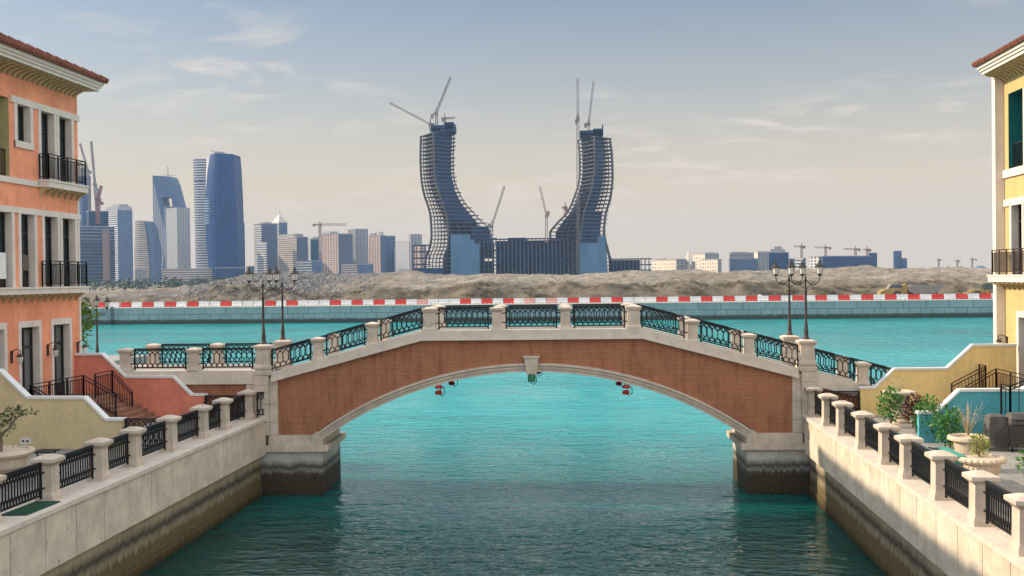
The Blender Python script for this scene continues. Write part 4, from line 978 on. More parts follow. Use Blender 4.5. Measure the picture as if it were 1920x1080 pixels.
# ------------------------------------------------------------------ skyline
class FB:
    "quads with face coordinates in metres"
    def __init__(s): s.v = []; s.f = []; s.uv = []
    def quad(s, a, b, c, d, u0=0, v0=0):
        a, b, c, d = map(Vector, (a, b, c, d)); o = len(s.v); s.v += [a, b, c, d]; s.f.append((o, o + 1, o + 2, o + 3))
        L = (b - a).length; h = (d - a).length
        s.uv += [(u0, v0), (u0 + L, v0), (u0 + L, v0 + h), (u0, v0 + h)]
    def poly(s, pts):
        o = len(s.v); s.v += [Vector(p) for p in pts]; s.f.append(tuple(range(o, o + len(pts)))); s.uv += [(0, 0)] * len(pts)
def facade(name, wall, glass, pu, pv, wu, wv, rough=.7, vary=.2):
    "window grid: period pu x pv metres, glazed share wu x wv (wu >= 1: continuous bands)"
    m, n = newmat(name); uv = n.n('ShaderNodeUVMap'); uv.uv_map = 'face_uv'; x, y, z = n.sep(uv.outputs[0])
    fu = n.m('FRACT', n.m('DIVIDE', x, pu)); fv = n.m('FRACT', n.m('DIVIDE', y, pv))
    mk = n.m('LESS_THAN', n.m('ABSOLUTE', n.m('SUBTRACT', fv, .5)), wv / 2)
    if wu < 1: mk = n.m('MULTIPLY', mk, n.m('LESS_THAN', n.m('ABSOLUTE', n.m('SUBTRACT', fu, .5)), wu / 2))
    cell = n.comb(n.m('FLOOR', n.m('DIVIDE', x, pu)), n.m('FLOOR', n.m('DIVIDE', y, pv)), 0)
    wn = n.n('ShaderNodeTexWhiteNoise'); n.put(wn.inputs['Vector'], cell)
    g = n.mix(wn.outputs['Value'], sc(glass, 1 - vary * 2), sc(glass, 1 + vary * 2.4)); wl = n.mix(n.noise(n.pos(), .02, 4, .6), sc(wall, 1 - vary), sc(wall, 1 + vary))
    n.out(n.mix(mk, wl, g), n.mix(mk, (rough,) * 3, (.35,) * 3), spec=.12); return m
F_beige = facade('beige_banded_facade', (.54, .46, .37), (.13, .10, .095), 3.5, 3.6, 2, .5)
F_tan = facade('tan_balcony_facade', (.50, .38, .31), (.10, .08, .075), 7, 3.6, .68, .62)
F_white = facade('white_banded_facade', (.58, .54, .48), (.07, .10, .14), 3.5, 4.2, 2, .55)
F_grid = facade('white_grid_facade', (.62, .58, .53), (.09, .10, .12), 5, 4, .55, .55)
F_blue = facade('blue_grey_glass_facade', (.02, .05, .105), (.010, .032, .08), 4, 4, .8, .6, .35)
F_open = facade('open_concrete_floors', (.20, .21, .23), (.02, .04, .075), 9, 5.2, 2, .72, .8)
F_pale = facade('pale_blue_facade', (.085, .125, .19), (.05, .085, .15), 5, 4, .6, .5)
F_dark = facade('deep_blue_glass', (.003, .038, .125), (.002, .028, .10), 4, 4.2, .9, .8, .5)
F_darkb = facade('deep_blue_glass_with_white_sills', (.34, .40, .45), (.014, .055, .13), 30, 4.2, 2, .68, .4)
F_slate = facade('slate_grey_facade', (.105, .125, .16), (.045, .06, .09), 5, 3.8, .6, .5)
F_teal = facade('teal_glass_facade', (.025, .085, .115), (.012, .06, .09), 4, 4, .8, .7, .35)
F_grey = facade('grey_concrete_facade', (.27, .26, .25), (.11, .12, .14), 6, 3.8, .5, .5)
F_net = facade('blue_safety_netting', (.006, .032, .085), (.004, .024, .066), 6, 4.1, .9, .85, .8)
F_clad = facade('light_blue_cladding', (.085, .17, .25), (.075, .155, .235), 9, 14, .97, .96, .6, .06)
F_conc = plain('raw_concrete', (.095, .088, .085), .9, 0, .2, .05)
F_cdark = plain('shade_tinted_concrete', (.008, .032, .075), .9, 0, .3, .05)  # shade inside the open frames painted as a dark blue tone
F_roof = plain('flat_roof_grey', (.3, .29, .28), .9, 0, .2, .05)
m, n = newmat('woven_white_facade'); uv = n.n('ShaderNodeUVMap'); uv.uv_map = 'face_uv'; x, y, z = n.sep(uv.outputs[0])
wv = n.m('SINE', n.m('ADD', n.m('MULTIPLY', x, 1.5), n.m('MULTIPLY', n.m('SINE', n.m('MULTIPLY', y, .35)), 1.1)))
n.out(n.mix(n.ramp(wv, [(.3, 0), (.6, 1)]), (.20, .21, .22), (.40, .38, .35)), .6); F_weave = m
def up(px, py, Y): return atY(px, py, Y)
GZ = 3.2
def block(label, pl, pm, pr, pt, Y, ml, mr, cap=None, name='tower_block', dl=None, dr=None, ptl=None, ptr=None, cat='building', roof=True):
    "box seen on its corner: edges at px pl, pm (nearest), pr; top at py pt"
    ml_ = ml; k = Y / F
    wl = (pm - pl) * k; wr = (pr - pm) * k
    dl = dl if dl is not None else max(14, wl * .9); dr = dr if dr is not None else max(8, wr * .55)
    M = up(pm, 512, Y); Lp = up(pl, 512, Y + dl); Rp = up(pr, 512, Y + dr)
    zt = up(pm, pt, Y).z; B = Lp + Rp - M
    t = thing(name, label, cat, (M.x, Y, GZ))
    P = lambda p, z: (p.x, p.y, z)
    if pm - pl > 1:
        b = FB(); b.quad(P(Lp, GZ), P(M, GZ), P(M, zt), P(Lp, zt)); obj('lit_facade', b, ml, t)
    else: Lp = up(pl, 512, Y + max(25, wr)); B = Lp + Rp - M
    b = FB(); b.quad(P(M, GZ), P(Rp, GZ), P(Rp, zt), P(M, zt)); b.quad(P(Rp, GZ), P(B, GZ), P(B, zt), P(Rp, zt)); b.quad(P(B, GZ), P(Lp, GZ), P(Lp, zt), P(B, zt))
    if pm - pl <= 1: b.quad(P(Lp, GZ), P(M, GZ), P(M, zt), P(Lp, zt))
    obj('shaded_facade', b, mr, t)  # often a darker, bluer colour than the lit side: shade painted in
    b = MB(); c = (Lp + Rp) / 2; pts = [c + (q - c) * 1.02 for q in (Lp, M, Rp, B)]
    b.prism([(q.x, q.y) for q in pts], lambda p, q, tt: (p, q, tt), zt, zt + max(1.2, 1.2 * k)); obj('parapet', b, F_roof, t)
    if cap:
        for s, h, o_ in cap:
            pts = [c + Vector((o_ * (Rp.x - Lp.x), 0, 0)) + (q - c) * s for q in (Lp, M, Rp, B)]; b = MB(); b.prism([(q.x, q.y) for q in pts], lambda p, q, tt: (p, q, tt), zt + 1, zt + h * k); obj('roof_block', b, F_roof, t)
    return t, (Lp, M, Rp, B, zt)
def loft(rows, Y, bul, dep, k=8):
    "rows (py, pl, pr): bowed front, flat back"
    b = FB(); prev = None
    for py, a, c in rows:
        A = up(a, py, Y); Cc = up(c, py, Y); z = A.z if py < 515 else GZ
        ring = [Vector((A.x + (Cc.x - A.x) * i / k, Y - bul * math.sin(math.pi * i / k), z)) for i in range(k + 1)] + [Vector((Cc.x, Y + dep, z)), Vector((A.x, Y + dep, z))]
        if prev:
            u = 0
            for i in range(len(ring)):
                j = (i + 1) % len(ring); b.quad(prev[i], prev[j], ring[j], ring[i], u, prev[i].z); u += (ring[j] - ring[i]).length
        else: b.poly(list(reversed(ring)))
        prev = ring
    b.poly(prev); return b
# left cluster
block('blue faceted tower at the far left behind the orange house', 146, 156, 173, 330, 2100, F_blue, F_blue, [(.7, 16, -.1)], name='glass_tower')
t, g = block('unfinished slab block with open floors right beside the orange house', 148, 150, 216, 425, 1500, F_open, F_open, name='unfinished_block')
b = MB(); k_ = 0
for i in range(14):
    z = GZ + 5.2 * i
    if z > g[4] + 2: break
    b.prism([(q.x, q.y) for q in ((g[0] + (g[0] - g[2]) * .04), g[1] + Vector((-1, -2.5, 0)), g[2] + Vector((1.5, -2.5, 0)), g[3])], lambda p, q, tt: (p, q, tt), z, z + .9)
obj('floor_slab', b, F_conc, t)
b = MB(); A = up(194, 512, 1496); b.box(A.x, A.x + 9, 1494, 1500, GZ, g[4] - 6); obj('hoist_shaft', b, plain('rusty_shaft', (.2, .13, .10), .9), t)
block('green netted rooftop storeys stepping back on the unfinished block', 164, 168, 205, 396, 1560, F_net, F_net, name='netted_block')
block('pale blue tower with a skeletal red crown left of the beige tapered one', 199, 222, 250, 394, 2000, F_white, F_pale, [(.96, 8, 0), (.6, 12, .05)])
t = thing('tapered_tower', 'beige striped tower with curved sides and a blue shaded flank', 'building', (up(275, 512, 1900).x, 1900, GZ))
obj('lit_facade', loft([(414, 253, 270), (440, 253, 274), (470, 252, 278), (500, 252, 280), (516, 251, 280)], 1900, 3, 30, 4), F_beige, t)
obj('shaded_facade', loft([(416, 270.5, 303), (440, 274.5, 303), (470, 278.5, 303), (516, 280.5, 304)], 1903, 6, 30, 4), F_pale, t)  # flank's shade painted as a bluer facade colour
block('dark grey slab tucked behind the tapered beige tower', 286, 288, 303, 420, 2050, F_grey, F_blue)
Yt = 1850
t = thing('leaning_tower', 'leaning blue tower pierced by a large hole near its top', 'building', (up(305, 512, Yt).x, Yt, GZ))
def cut(name, pts, mat, Y, dep):
    b = FB(); f = [up(px, py, Y) for px, py in pts]; bk = [q + Vector((0, dep, 0)) for q in f]; n_ = len(f)
    b.poly(f); b.poly(list(reversed(bk)))
    for i in range(n_): j = (i + 1) % n_; b.quad(f[j], f[i], bk[i], bk[j])
    for kf, fc in enumerate(b.f[:1]):
        for q in range(len(fc)): b.uv[q] = (f[q].x, f[q].z)
    return obj(name, b, mat, t)
cut('frame', [(286, 329), (319, 331), (325, 343), (331, 366), (338, 392), (334, 402), (323, 389), (322, 374), (317, 370), (303, 370), (306, 386), (321, 440), (318, 470), (312, 512), (305, 512), (314, 445), (299, 390), (289, 345)], F_pale, Yt, 32)
cut('lattice_face', [(285.6, 330), (288.8, 346), (298.8, 391), (313.5, 445), (304.5, 512), (302, 512), (303, 470), (296, 430), (287, 414)], F_weave, Yt + 1, 30)
b = MB(); A = up(315, 331, Yt); b.bar(A, A + Vector((0, 0, 20)), 1.2); b.bar(A + Vector((-10, 0, 3)), A + Vector((18, 0, 1)), 1.0); obj('rooftop_mast', b, F_roof, t)
block('white woven facade tower in front of the leaning tower', 313, 333, 358, 392, 1750, F_weave, F_weave, [(.98, 3, 0)], name='woven_tower')
block('short blue roof volume behind the woven tower', 310, 312, 331, 388, 1790, F_pale, F_blue)
t = thing('curved_white_tower', 'slim white and glass tower hugging the dark blue tower', 'building', (up(380, 512, 1620).x, 1620, GZ))
obj('glazed_front', loft([(298, 362, 387), (340, 363, 386), (400, 364.5, 384), (450, 366, 388), (503, 367, 396), (516, 367, 398)], 1620, 2, 30, 4), F_white, t)
obj('white_edge', loft([(296, 387.2, 406), (340, 386.2, 396), (400, 384.2, 392), (450, 388.2, 396), (503, 396.2, 404), (516, 398.2, 406)], 1616, 2, 30, 4), M_bwhite, t)
t = thing('dark_blue_tower', 'tall dark blue glass tower with bowed sides', 'building', (up(412, 512, 1600).x, 1600, GZ))
obj('glass_shaft', loft([(290, 394, 437), (320, 389, 439.5), (360, 385.5, 441.5), (400, 384.5, 443), (450, 386, 444), (516, 394, 444)], 1600, 14, 34), F_dark, t)
obj('banded_corner', loft([(372, 384.6, 405), (400, 383.6, 405.5), (420, 384, 405.5)], 1596, 4, 6), F_darkb, t)
b = MB(); A = up(405, 289, 1605); b.box(A.x - 3, A.x + 9, 1604, 1620, A.z, A.z + 4); b.bar(A + Vector((0, 0, 3)), A + Vector((-8, 0, 6)), 1.2); obj('roof_gear', b, F_roof, t)
block('teal glass slab on the right of the dark blue tower', 441, 442, 460, 419, 1700, F_teal, F_teal, [(.6, 6, .1)])
block('long low podium with pale bands below the dark blue tower', 304, 306, 402, 505, 1550, F_white, F_beige, name='podium_block')
block('dark low podium under the dark blue tower', 402, 403, 460, 503, 1560, F_blue, F_blue, name='podium_block')
block('small grey block at the foot of the pale blue tower', 251, 253, 273, 506, 1700, F_grey, F_grey, name='low_block')
# middle cluster
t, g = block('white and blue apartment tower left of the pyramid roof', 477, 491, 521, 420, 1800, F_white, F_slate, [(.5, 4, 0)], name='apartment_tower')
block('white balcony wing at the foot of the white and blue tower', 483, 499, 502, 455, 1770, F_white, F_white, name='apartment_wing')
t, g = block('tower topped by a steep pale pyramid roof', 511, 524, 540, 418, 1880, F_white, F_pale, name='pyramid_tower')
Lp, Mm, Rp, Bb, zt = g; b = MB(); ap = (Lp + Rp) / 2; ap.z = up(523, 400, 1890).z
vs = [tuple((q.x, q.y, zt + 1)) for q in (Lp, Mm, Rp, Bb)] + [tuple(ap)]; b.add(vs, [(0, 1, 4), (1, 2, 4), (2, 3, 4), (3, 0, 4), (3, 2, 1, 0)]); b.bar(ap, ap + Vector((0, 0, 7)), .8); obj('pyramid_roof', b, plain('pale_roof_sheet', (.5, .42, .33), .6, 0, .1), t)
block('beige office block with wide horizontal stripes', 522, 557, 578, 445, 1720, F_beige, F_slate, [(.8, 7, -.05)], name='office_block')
block('teal glass block right of the striped office', 578, 583, 600, 449, 1780, F_white, F_teal, [(.7, 5, .1)])
block('twin bay tan apartment block with red balconies', 604, 635, 662, 439, 1680, F_tan, F_slate, [(.5, 6, -.2)], name='apartment_block')
block('tall plain grey tower right of the tan apartments', 653, 668, 691, 430, 1720, F_grey, F_grey, name='grey_tower')
block('cream balcony block with broken roofline left of the crescent tower', 692, 714, 724, 442, 1760, F_tan, F_pale, [(.4, 6, -.2), (.3, 8, .2)], name='apartment_block')
block('blue grey slab joined to the cream balcony block', 722, 724, 742, 443, 1790, F_slate, F_pale)
block('white grid office block near the crescent tower', 742, 768, 769, 453, 1700, F_grid, F_grey, name='office_block', dl=10)
block('concrete core tower with red roof scaffold', 767, 771, 792, 440, 1740, F_grey, F_grey, name='concrete_tower')
block('unfinished tan frame behind the concrete core', 774, 790, 800, 460, 1690, F_tan, F_tan, name='unfinished_block')
for i, (a, c, y_, f_, m1, lab) in enumerate(((462, 478, 500, .3, F_grey, 'low grey block between dark blue tower and white tower'), (596, 606, 470, .5, F_pale, 'narrow pale block behind the hammerhead crane mast'), (690, 696, 462, .5, F_grey, 'narrow grey block beside the plain grey tower'), (738, 748, 470, .5, F_pale, 'narrow pale block left of the white grid office'), (556, 604, 490, .6, F_white, 'low white block in front of the teal block'), (640, 700, 496, .5, F_beige, 'low beige block in front of the plain grey tower'))):
    block(lab, a, a + (c - a) * f_, c, y_, 1900 - 40 * i if i < 4 else 1600, m1, F_pale, name='low_block')
# right cluster
F_cream = facade('cream_palace_facade', (.66, .56, .43), (.34, .28, .22), 4, 4.5, .5, .5)
block('long cream low rise right of the twin towers', 1222, 1268, 1286, 487, 1300, F_cream, F_grey, [(.3, 3, -.2)], name='cream_block')
t, g = block('cream gatehouse with a small spire', 1284, 1296, 1304, 492, 1300, F_cream, F_grey, name='gatehouse')
b = MB(); b.lathe([(4, 0), (3, 5), (.3, 14)], (up(1291, 490, 1310).x, 1310, g[4] + 1), 8); obj('spire', b, F_cream, t)
block('cream classical hall with columns', 1312, 1346, 1353, 487, 1320, F_cream, F_grey, name='classical_hall')
block('stepped grey roofed block behind the classical hall', 1300, 1322, 1348, 476, 1420, F_cream, F_grey, [(.4, 3, .1)])
block('grey shaded slab left of the blue complex', 1366, 1368, 1420, 486, 1350, F_grey, F_pale)
block('grey terrace block behind the shaded slab', 1367, 1369, 1416, 475, 1420, F_grey, F_grey, [(.6, 3, -.1)])
block('beige and grey block beside the blue complex', 1414, 1421, 1442, 473, 1380, F_cream, F_grey)
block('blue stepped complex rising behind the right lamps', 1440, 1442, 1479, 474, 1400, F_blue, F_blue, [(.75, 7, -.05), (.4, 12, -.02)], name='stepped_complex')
block('low grey blue wing right of the stepped complex', 1478, 1480, 1502, 486, 1450, F_pale, F_pale)
block('white striped block between the right lamps', 1490, 1506, 1511, 485, 1340, F_white, F_pale, name='office_block', dl=8)
block('white framed block with a tall portal', 1519, 1536, 1541, 482, 1330, F_grid, F_pale, name='office_block', dl=8)
block('very long blue slab building on the right horizon', 1541, 1543, 1632, 481, 1500, F_blue, F_blue, name='long_slab')
block('blue tower at the end of the long slab', 1627, 1629, 1645, 475, 1560, F_blue, F_blue)
block('hazy blue tower standing alone on the right', 1675, 1677, 1691, 471, 2300, F_blue, F_blue, name='distant_tower')
block('hazy lower blue tower right of the lone one', 1690, 1692, 1701, 485, 2300, F_blue, F_blue, name='distant_tower')
t = thing('domed_hall', 'hazy domed hall on the far right horizon', 'building', (up(1838, 505, 2300).x, 2300, GZ)); b = MB(); b.lathe([(16, 0), (16, 5)], (t.location.x, 2300, GZ + 0), 20); obj('drum', b, F_roof, t); b = MB(); b.lathe([(15 * math.cos(a), 5.2 + 14 * math.sin(a)) for a in (0, .3, .6, .9, 1.2, 1.5)], (t.location.x, 2300, GZ), 20); obj('dome', b, F_pale, t, smooth=True)
block('flat pale hall on the right sand ridge', 1745, 1748, 1781, 503, 1900, F_grey, F_grey, [(.1, 4, .4)], name='low_hall')

# ------------------------------------------------------------------ the two crescent towers
def interp(tab, py):
    if py <= tab[0][0]: return tab[0][1:]
    for a, c in zip(tab, tab[1:]):
        if py <= c[0]:
            k = (py - a[0]) / (c[0] - a[0]); return tuple(p + (q - p) * k for p, q in zip(a[1:], c[1:]))
    return tab[-1][1:]
YT = 1000.0
def crescent(label, tab, top, nfl, net, cladpts, crown, core_in, dL, dR, rib_rows, clad_label):
    bx = up(interp(tab, 512)[1], 512, YT); t = thing('crescent_tower', label, 'skyscraper', (bx.x, YT, GZ), group=None)
    rows = []
    for i in range(nfl + 1):
        py = 513 + (top - 513) * i / nfl; l, m_, r_ = interp(tab, py)
        z = max(GZ, up(m_, py, YT).z); Lp = up(l, py, YT + dL); Mp = up(m_, py, YT); Rp = up(r_, py, YT + dR)
        for q in (Lp, Mp, Rp): q.z = z
        bk = (Lp + Rp) / 2 + Vector((0, 26, 0)); rows.append((Lp, Mp, Rp, bk, z))
    sb = MB(); cbs = [MB() for _ in range(12)]; kb = MB(); nb = FB(); rnd = random.Random(len(label))
    for i, (Lp, Mp, Rp, bk, z) in enumerate(rows):
        c = (Lp + Mp + Rp + bk) / 4
        ext_ = [c + (q - c) * 1.0 for q in (Lp, Mp, Rp, bk)]
        ext_[2] = Rp + (Rp - Mp).normalized() * rnd.uniform(0, 3.2); ext_[0] = Lp + (Lp - Mp).normalized() * rnd.choice((0, 0, .6, 1.6))
        ext_[1] = Mp + Vector((-.3, -1.5, 0)); ext_[2] = ext_[2] + Vector((0, -1.5, 0))
        sb.prism([(q.x, q.y) for q in ext_], lambda p, q, tt: (p, q, tt), z - .4, z + .4)
        if i + 1 < len(rows):
            L2, M2, R2, b2, z2 = rows[i + 1]
            for k in range(6): f = k / 5; cbs[k].bar(Lp + (Mp - Lp) * (.03 + .94 * f) + Vector((0, 1.2, 0)), L2 + (M2 - L2) * (.03 + .94 * f) + Vector((0, 1.2, 0)), 1.0)
            for k in range(6): f = k / 5; cbs[6 + k].bar(Mp + (Rp - Mp) * (.05 + .9 * f) + Vector((0, 1.5, 0)), M2 + (R2 - M2) * (.05 + .9 * f) + Vector((0, 1.5, 0)), 1.0)
            a0, a1 = core_in
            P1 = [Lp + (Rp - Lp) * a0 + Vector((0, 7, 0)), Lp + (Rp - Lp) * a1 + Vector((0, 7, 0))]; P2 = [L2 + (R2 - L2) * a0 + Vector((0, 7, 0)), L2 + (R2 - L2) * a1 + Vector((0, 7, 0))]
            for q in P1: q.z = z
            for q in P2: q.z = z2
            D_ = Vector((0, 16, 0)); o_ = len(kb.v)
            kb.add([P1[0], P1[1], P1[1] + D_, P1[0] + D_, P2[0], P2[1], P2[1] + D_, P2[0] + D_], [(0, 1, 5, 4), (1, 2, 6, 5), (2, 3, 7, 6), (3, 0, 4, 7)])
            py = 513 + (top - 513) * i / nfl
            for (ya, yb, f0, f1) in net:
                if ya <= py <= yb and rnd.random() > .08:
                    off = Vector((-.6, -1.0, 0)); nb.quad(Mp + (Rp - Mp) * f0 + off, Mp + (Rp - Mp) * f1 + off, M2 + (R2 - M2) * f1 + off, M2 + (R2 - M2) * f0 + off, 0, z)
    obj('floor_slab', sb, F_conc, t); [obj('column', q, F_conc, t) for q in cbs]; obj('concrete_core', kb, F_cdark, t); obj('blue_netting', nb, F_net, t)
    for ed in rib_rows:
        rb = MB(); rb.tube([(Lp + (Mp - Lp) * ed if ed <= 1 else Mp + (Rp - Mp) * (ed - 1)) + Vector((0, -1.6, 0)) for (Lp, Mp, Rp, bk, z) in rows], .9, 5); obj('curved_rib', rb, M_bwhite if False else F_conc, t)
    f = [up(px, py, YT - 6) for px, py in cladpts]; b = FB(); o_ = Vector((0, 5, 0)); b.poly(f)
    for q in range(len(f)): b.uv[q] = (f[q].x, f[q].z)
    for i in range(len(f)): j = (i + 1) % len(f); b.quad(f[j], f[i], f[i] + o_, f[j] + o_)
    cl = obj('cladding_panel', b, F_clad, t)
    Lp, Mp, Rp, bk, z = rows[-1]
    for (x0, x1, y0, y1, mat, nm) in crown:
        A = up(x0, y1, YT + 4); Bq = up(x1, y0, YT + 4); b = FB()
        for dd in (0,):
            v = [Vector((A.x, YT + 3, A.z)), Vector((Bq.x, YT + 3, A.z)), Vector((Bq.x, YT + 22, A.z)), Vector((A.x, YT + 22, A.z))]; h = Vector((0, 0, Bq.z - A.z))
            for i in range(4): j = (i + 1) % 4; b.quad(v[i], v[j], v[j] + h, v[i] + h)
            b.poly([q + h for q in v])
        obj(nm, b, mat, t)
    return t, rows
LT = [(248, 789, 813, 853), (290, 788, 814, 851), (320, 789, 814.5, 851), (340, 791, 816.4, 854), (361, 795, 823.5, 863), (381, 802, 830, 874), (391, 805, 833, 884), (401, 807, 837, 893), (411, 807.5, 839, 902), (424, 808.5, 840, 918), (442, 809, 840.5, 925), (460, 806.5, 840, 930), (472, 802, 836, 930), (480, 798, 832, 930), (513, 796, 831, 930)]
RT = [(256, 1084, 1114, 1144), (290, 1087, 1114.5, 1148), (320, 1087, 1114.8, 1149), (340, 1085, 1112, 1149), (356, 1080, 1109.5, 1147), (371, 1075, 1104, 1145), (381, 1071, 1100, 1142), (391, 1066, 1097, 1139), (401, 1060, 1094, 1136), (411, 1048, 1093, 1135), (421, 1040, 1092, 1134), (430, 1031, 1090, 1133), (445, 1031, 1088, 1134), (460, 1032, 1087, 1138), (475, 1034, 1087, 1142), (490, 1036, 1087, 1146), (513, 1038, 1087, 1147)]
gold = plain('gilded_formwork', (.55, .38, .06), .6); 
crescent('left curved skyscraper under construction wrapped in blue netting', LT, 248, 36, [(248, 352, .06, .9), (352, 425, .04, .82), (425, 513, .55, .98)], [(845, 517), (845, 440), (881, 440), (881, 449), (889, 449), (889, 457), (899, 457), (899, 517)],
         [(808, 851, 234, 248, F_cdark, 'crown_storey'), (811, 826, 239, 246, gold, 'formwork_deck'), (834, 850, 229, 242, F_net, 'core_jump_form')], (.24, .8), 26, 20, (0, 1.0), '')
crescent('right curved skyscraper under construction with open floors on both edges', RT, 256, 35, [(256, 400, .03, .5), (400, 460, .02, .85)], [(1087, 516), (1087, 456), (1120, 456), (1121, 443), (1134, 442), (1137, 470), (1140, 516)],
         [(1087, 1130, 244, 256, F_cdark, 'crown_storey'), (1088, 1113, 249, 254, gold, 'formwork_deck'), (1112, 1130, 241, 256, F_net, 'core_jump_form'), (1129, 1131, 234, 250, F_cdark, 'corner_post')], (.1, .68), 22, 18, (0, 1.0, 2.0), '')
def hall(label, rects, name, frame_px, fr_rows, mat=F_net):
    t = thing(name, label, 'building', tuple(up(rects[0][0], 512, YT + 8)))
    for (x0, x1, y0, d0, nm) in rects:
        A = up(x0, y0, YT + d0); Bq = up(x1, 513, YT + d0); b = FB(); v = [Vector((A.x, YT + d0, GZ)), Vector((Bq.x, YT + d0, GZ)), Vector((Bq.x, YT + d0 + 40, GZ)), Vector((A.x, YT + d0 + 40, GZ))]; h = Vector((0, 0, A.z - GZ))
        for i in range(4): j = (i + 1) % 4; b.quad(v[i], v[j], v[j] + h, v[i] + h)
        b.poly([q + h for q in v]); obj(nm, b, mat, t)
    sb = MB(); cb = MB()
    for py in fr_rows: A = up(frame_px[0], py, YT + 2); Bq = up(frame_px[1], py, YT + 2); sb.box(A.x, Bq.x, YT + 1, YT + 9, A.z - .5, A.z + .5)
    x = frame_px[0]
    while x <= frame_px[1]: A = up(x, fr_rows[0], YT + 2); cb = MB(); cb.bar((A.x, YT + 3, GZ), A, 1.0); obj('column', cb, F_conc, t); x += 7.5
    obj('floor_slab', sb, F_cdark, t)
    return t
hall('dark blue netted podium joining the two curved skyscrapers', [(930, 1088, 452, 10, 'netted_hall'), (952, 986, 446, 22, 'roof_house')], 'podium_hall', (900, 1088), (449, 458, 471, 484, 497))
hall('low blue netted wing on the right of the right curved skyscraper', [(1143, 1200, 488, 10, 'netted_hall')], 'podium_hall', (1142, 1222), (486, 497, 507))
hall('low dark wing at the foot of the left curved skyscraper', [(775, 832, 503, -4, 'netted_hall')], 'podium_hall', (774, 806), (460, 472, 484, 496), F_blue)
t = thing('site_cabin', 'long white site cabins in front of the left curved skyscraper', 'cabin', tuple(up(806, 518, 600))); A = up(786, 520, 560); Bq = up(826, 514, 560); b = MB(); b.box(A.x, Bq.x, 558, 563, A.z - 3, Bq.z); obj('shell', b, M_bwhite, t); b = MB(); b.box(A.x - .3, Bq.x + .3, 557.5, 563.5, Bq.z, Bq.z + .3); obj('roof', b, F_roof, t)
# ------------------------------------------------------------------ cranes
M_crane = plain('crane_steel', (.20, .17, .15), .7, .2, .2, .05); M_craner = plain('red_crane_steel', (.22, .085, .07), .7, .1, .2, .05)
def lattice(mb, a, b, w, r, n_=None):
    a = Vector(a); b = Vector(b); d = b - a; L = d.length; d.normalize(); s = d.cross(Vector((0, 1, 0))).normalized() * w / 2; f = Vector((0, w / 2, 0)); n_ = n_ or max(3, int(L / (w * 1.3)))
    for q in (s + f, s - f, -s + f, -s - f): mb.bar(a + q, b + q, r)
    for i in range(n_):
        p = a + d * (L * i / n_); q = a + d * (L * (i + 1) / n_); e = 1 if i % 2 else -1; mb.bar(p + s * e - f, q - s * e - f, r * .8)
def crane(label, Y, mast, jib, counter, w=2.0, r=.55, mat=M_crane, tie=True, name='tower_crane'):
    "mast ((px,py),(px,py)); jib tip px; counter tip px"
    base = up(*mast[0], Y); top = up(*mast[1], Y); t = thing(name, label, 'crane', tuple(base))
    b = MB(); lattice(b, base, top, w, r); obj('mast', b, mat, t)
    tip = up(*jib, Y); ct = up(*counter, Y); b = MB(); lattice(b, top, tip, w * .75, r * .8); obj('jib', b, mat, t)
    b = MB(); b.bar(top, ct, w * .7); b.bar(ct + Vector((0, 0, 1)), ct - Vector((0, 0, 3.2)), w * 1.3); obj('counterweight', b, mat, t)
    b = MB(); hd = top + Vector((0, 0, max(5, (tip - top).length * .12))); b.bar(top, hd, r * 1.6); obj('head', b, mat, t)
    b = MB(); b.box(top.x - w * .8, top.x + w * .8, Y - w, Y + w, top.z - 1.6, top.z + 1.2); obj('cab', b, mat, t)
    if tie: b = MB(); b.bar(hd, top + (tip - top) * .7, .22); b.bar(hd, ct, .22); obj('tie_rope', b, mat, t)
crane('luffing crane with boom pointing steeply up on the left curved skyscraper', YT + 10, ((819, 238), (818, 212)), (845, 144), (810, 216))
crane('luffing crane with boom lowered far left on the left curved skyscraper', YT + 12, ((808, 246), (807, 233)), (731, 193), (812, 233), tie=False)
crane('small jib crane on the right shoulder of the left curved skyscraper', YT + 8, ((834, 236), (834, 222)), (853, 221), (830, 222), 1.6, tie=False)
crane('tall straight crane mast climbing the left side of the right curved skyscraper', YT - 3, ((1084, 513), (1083.5, 222)), (1083, 147), (1081, 226), 2.2, tie=False)
crane('luffing crane with near vertical boom on the right curved skyscraper', YT + 8, ((1104, 245), (1104, 232)), (1113, 153), (1098, 233))
crane('leaning boom crane beside the stepped flank of the left curved skyscraper', YT + 5, ((921, 452), (922, 424)), (946, 349), (917, 421), tie=False)
crane('red and white crane standing beside the stepped flank of the right curved skyscraper', YT - 4, ((1024, 455), (1025, 405)), (1012, 350), (1028, 398), mat=plain('sandy_crane_steel', (.26, .17, .12), .7, .1, .2, .05), tie=False)
crane('small red crane on the steps of the right curved skyscraper', YT - 2, ((1059, 408), (1060, 389)), (1053, 390), (1062, 390), 1.8, mat=M_craner, tie=False)
crane('hammerhead crane above the tan apartment block', 1650, ((600, 512), (600, 421)), (649, 421), (589, 421), 3.2, .9, plain('faded_red_crane', (.26, .18, .15), .7, 0, .2, .05))
crane('tall pale luffing crane at the far left above the unfinished block', 1540, ((182, 400), (178, 345)), (171, 265), (186, 362), 3, .8, M_crane)
crane('slimmer luffing crane at the far left leaning from the blue tower', 1545, ((168, 395), (165, 320)), (150, 269), (169, 322), 2.6, .7, M_crane, tie=False)
crane('short red climbing crane on the unfinished block', 1530, ((184, 420), (184, 372)), (190, 348), (190, 380), 4, 1.1, M_craner, tie=False)
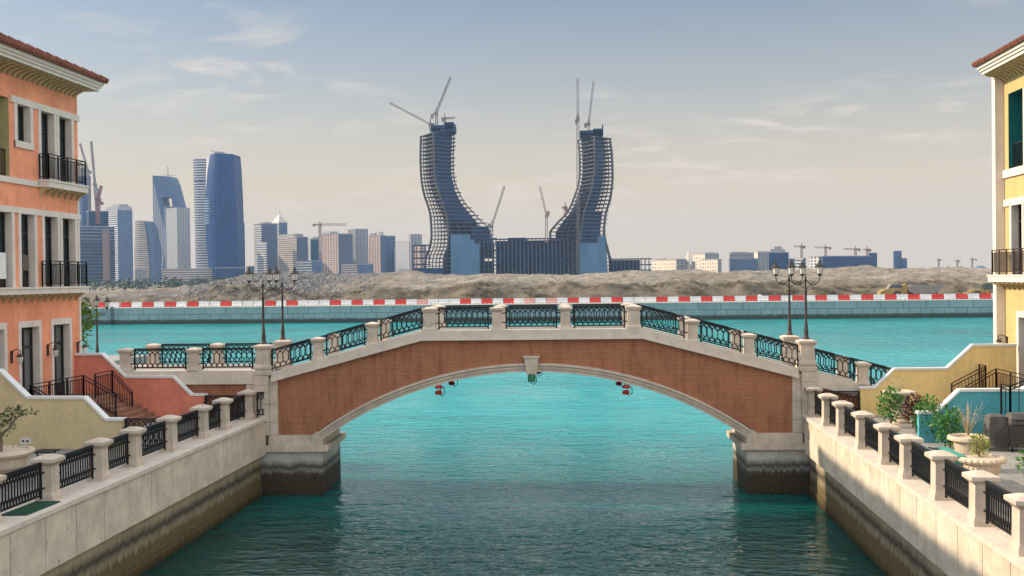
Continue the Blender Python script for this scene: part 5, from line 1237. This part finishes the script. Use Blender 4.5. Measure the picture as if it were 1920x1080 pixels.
for px, py, j, c_, lab in ((1503, 462, 1488, 1508, 'hazy red crane left of the white framed block'), (1548, 464, 1528, 1556, 'hazy red crane above the left end of the long blue slab'), (1604, 467, 1582, 1611, 'hazy red crane above the middle of the long blue slab'), (1626, 468, 1618, 1631, 'hazy crane beside the end tower of the long blue slab')):
    crane(lab, 1650, ((px, 508), (px, py)), (j, py), (c_, py), 2.4, .7, M_craner, tie=False)
for px, py, j, c_, lab in ((1760, 487, 1756, 1763, 'faint distant crane left of the three on the right horizon'), (1795, 489, 1789, 1799, 'faint distant crane in the middle of the right horizon'), (1823, 486, 1819, 1830, 'faint distant crane next to the domed hall')):
    crane(lab, 2400, ((px, 506), (px, py)), (j, py), (c_, py), 2.4, .8, M_crane, tie=False)
# far trees and parked cars at the left
rnd = random.Random(9); b = MB()
for i in range(150):
    px = rnd.uniform(120, 470); Y = rnd.uniform(640, 900); X = (px - 1122) * Y / 1900
    leaves(b, (X, Y, GZ + rnd.uniform(2.5, 5)), (rnd.uniform(3, 7), 3, rnd.uniform(2, 4)), 40, 2.0, rnd)
o = obj('treeline', b, leafmat('far_dark_foliage', (.05, .075, .05))); o['kind'] = 'stuff'; o['label'] = 'dark hazy tree belt at the foot of the left skyline'
cols = [plain('car_white', (.6, .6, .6), .4), plain('car_silver', (.35, .36, .37), .4), plain('car_black', (.03, .03, .035), .4), plain('car_red', (.35, .04, .03), .4)]
protoc = []
for i, (mt, nm) in enumerate(zip(cols, ('white', 'silver', 'black', 'red'))):
    t = thing('parked_car', nm + ' car parked on the lot left of the rubble heap', 'car', (0, 0, 0), group='cars on the far parking lot')
    fn = lambda p, q, tt: (p, tt, q); b = MB(); b.prism([(-2.2, .3), (-2.2, .85), (-1.2, .95), (1.1, .95), (2.2, .8), (2.2, .3)], fn, -.9, .9); obj('body', b, mt, t, local=True)
    b = MB(); b.prism([(-1.7, .94), (-1.2, 1.45), (.5, 1.45), (1.1, .94)], fn, -.8, .8); obj('cabin', b, M_glass, t, local=True)
    protoc.append(t)
    for x0 in (-1.35, 1.35): b = MB(); b.prism([(x0 + .32 * math.cos(a), .32 + .32 * math.sin(a)) for a in [k * .7 for k in range(9)]], fn, -.92, .92); obj('wheel', b, M_tyre, t, local=True)
usedc = set()
for i in range(16):
    px = 222 + i * 7.2; Y = 430 + 40 * rnd.random(); c = rnd.choice((0, 0, 1, 2, 3)); o = protoc[c] if c not in usedc else dup(protoc[c]); usedc.add(c); o.location = ((px - 1122) * Y / 1900, Y, GZ); o.rotation_euler = (0, 0, rnd.choice((0, .3, 1.2, 3.1)))
for c in range(4):
    if c not in usedc: protoc[c].location = ((215 - 1122) * 450 / 1900, 450, GZ)

# ------------------------------------------------------------------ haze
b = MB(); b.box(-3600, 3600, -75, 4300, -3.5, 235)
m = bpy.data.materials.new('haze_air'); m.use_nodes = True; n = N(m.node_tree)
pv_ = n.n('ShaderNodeVolumePrincipled'); n.put(pv_.inputs['Color'], (.46, .68, 1.0)); n.put(pv_.inputs['Density'], 8.5e-5); n.put(pv_.inputs['Anisotropy'], 0.0)
o_ = n.n('ShaderNodeOutputMaterial'); n.nt.links.new(pv_.outputs[0], o_.inputs['Volume'])
HAZE = obj('haze', b, m); HAZE['kind'] = 'stuff'
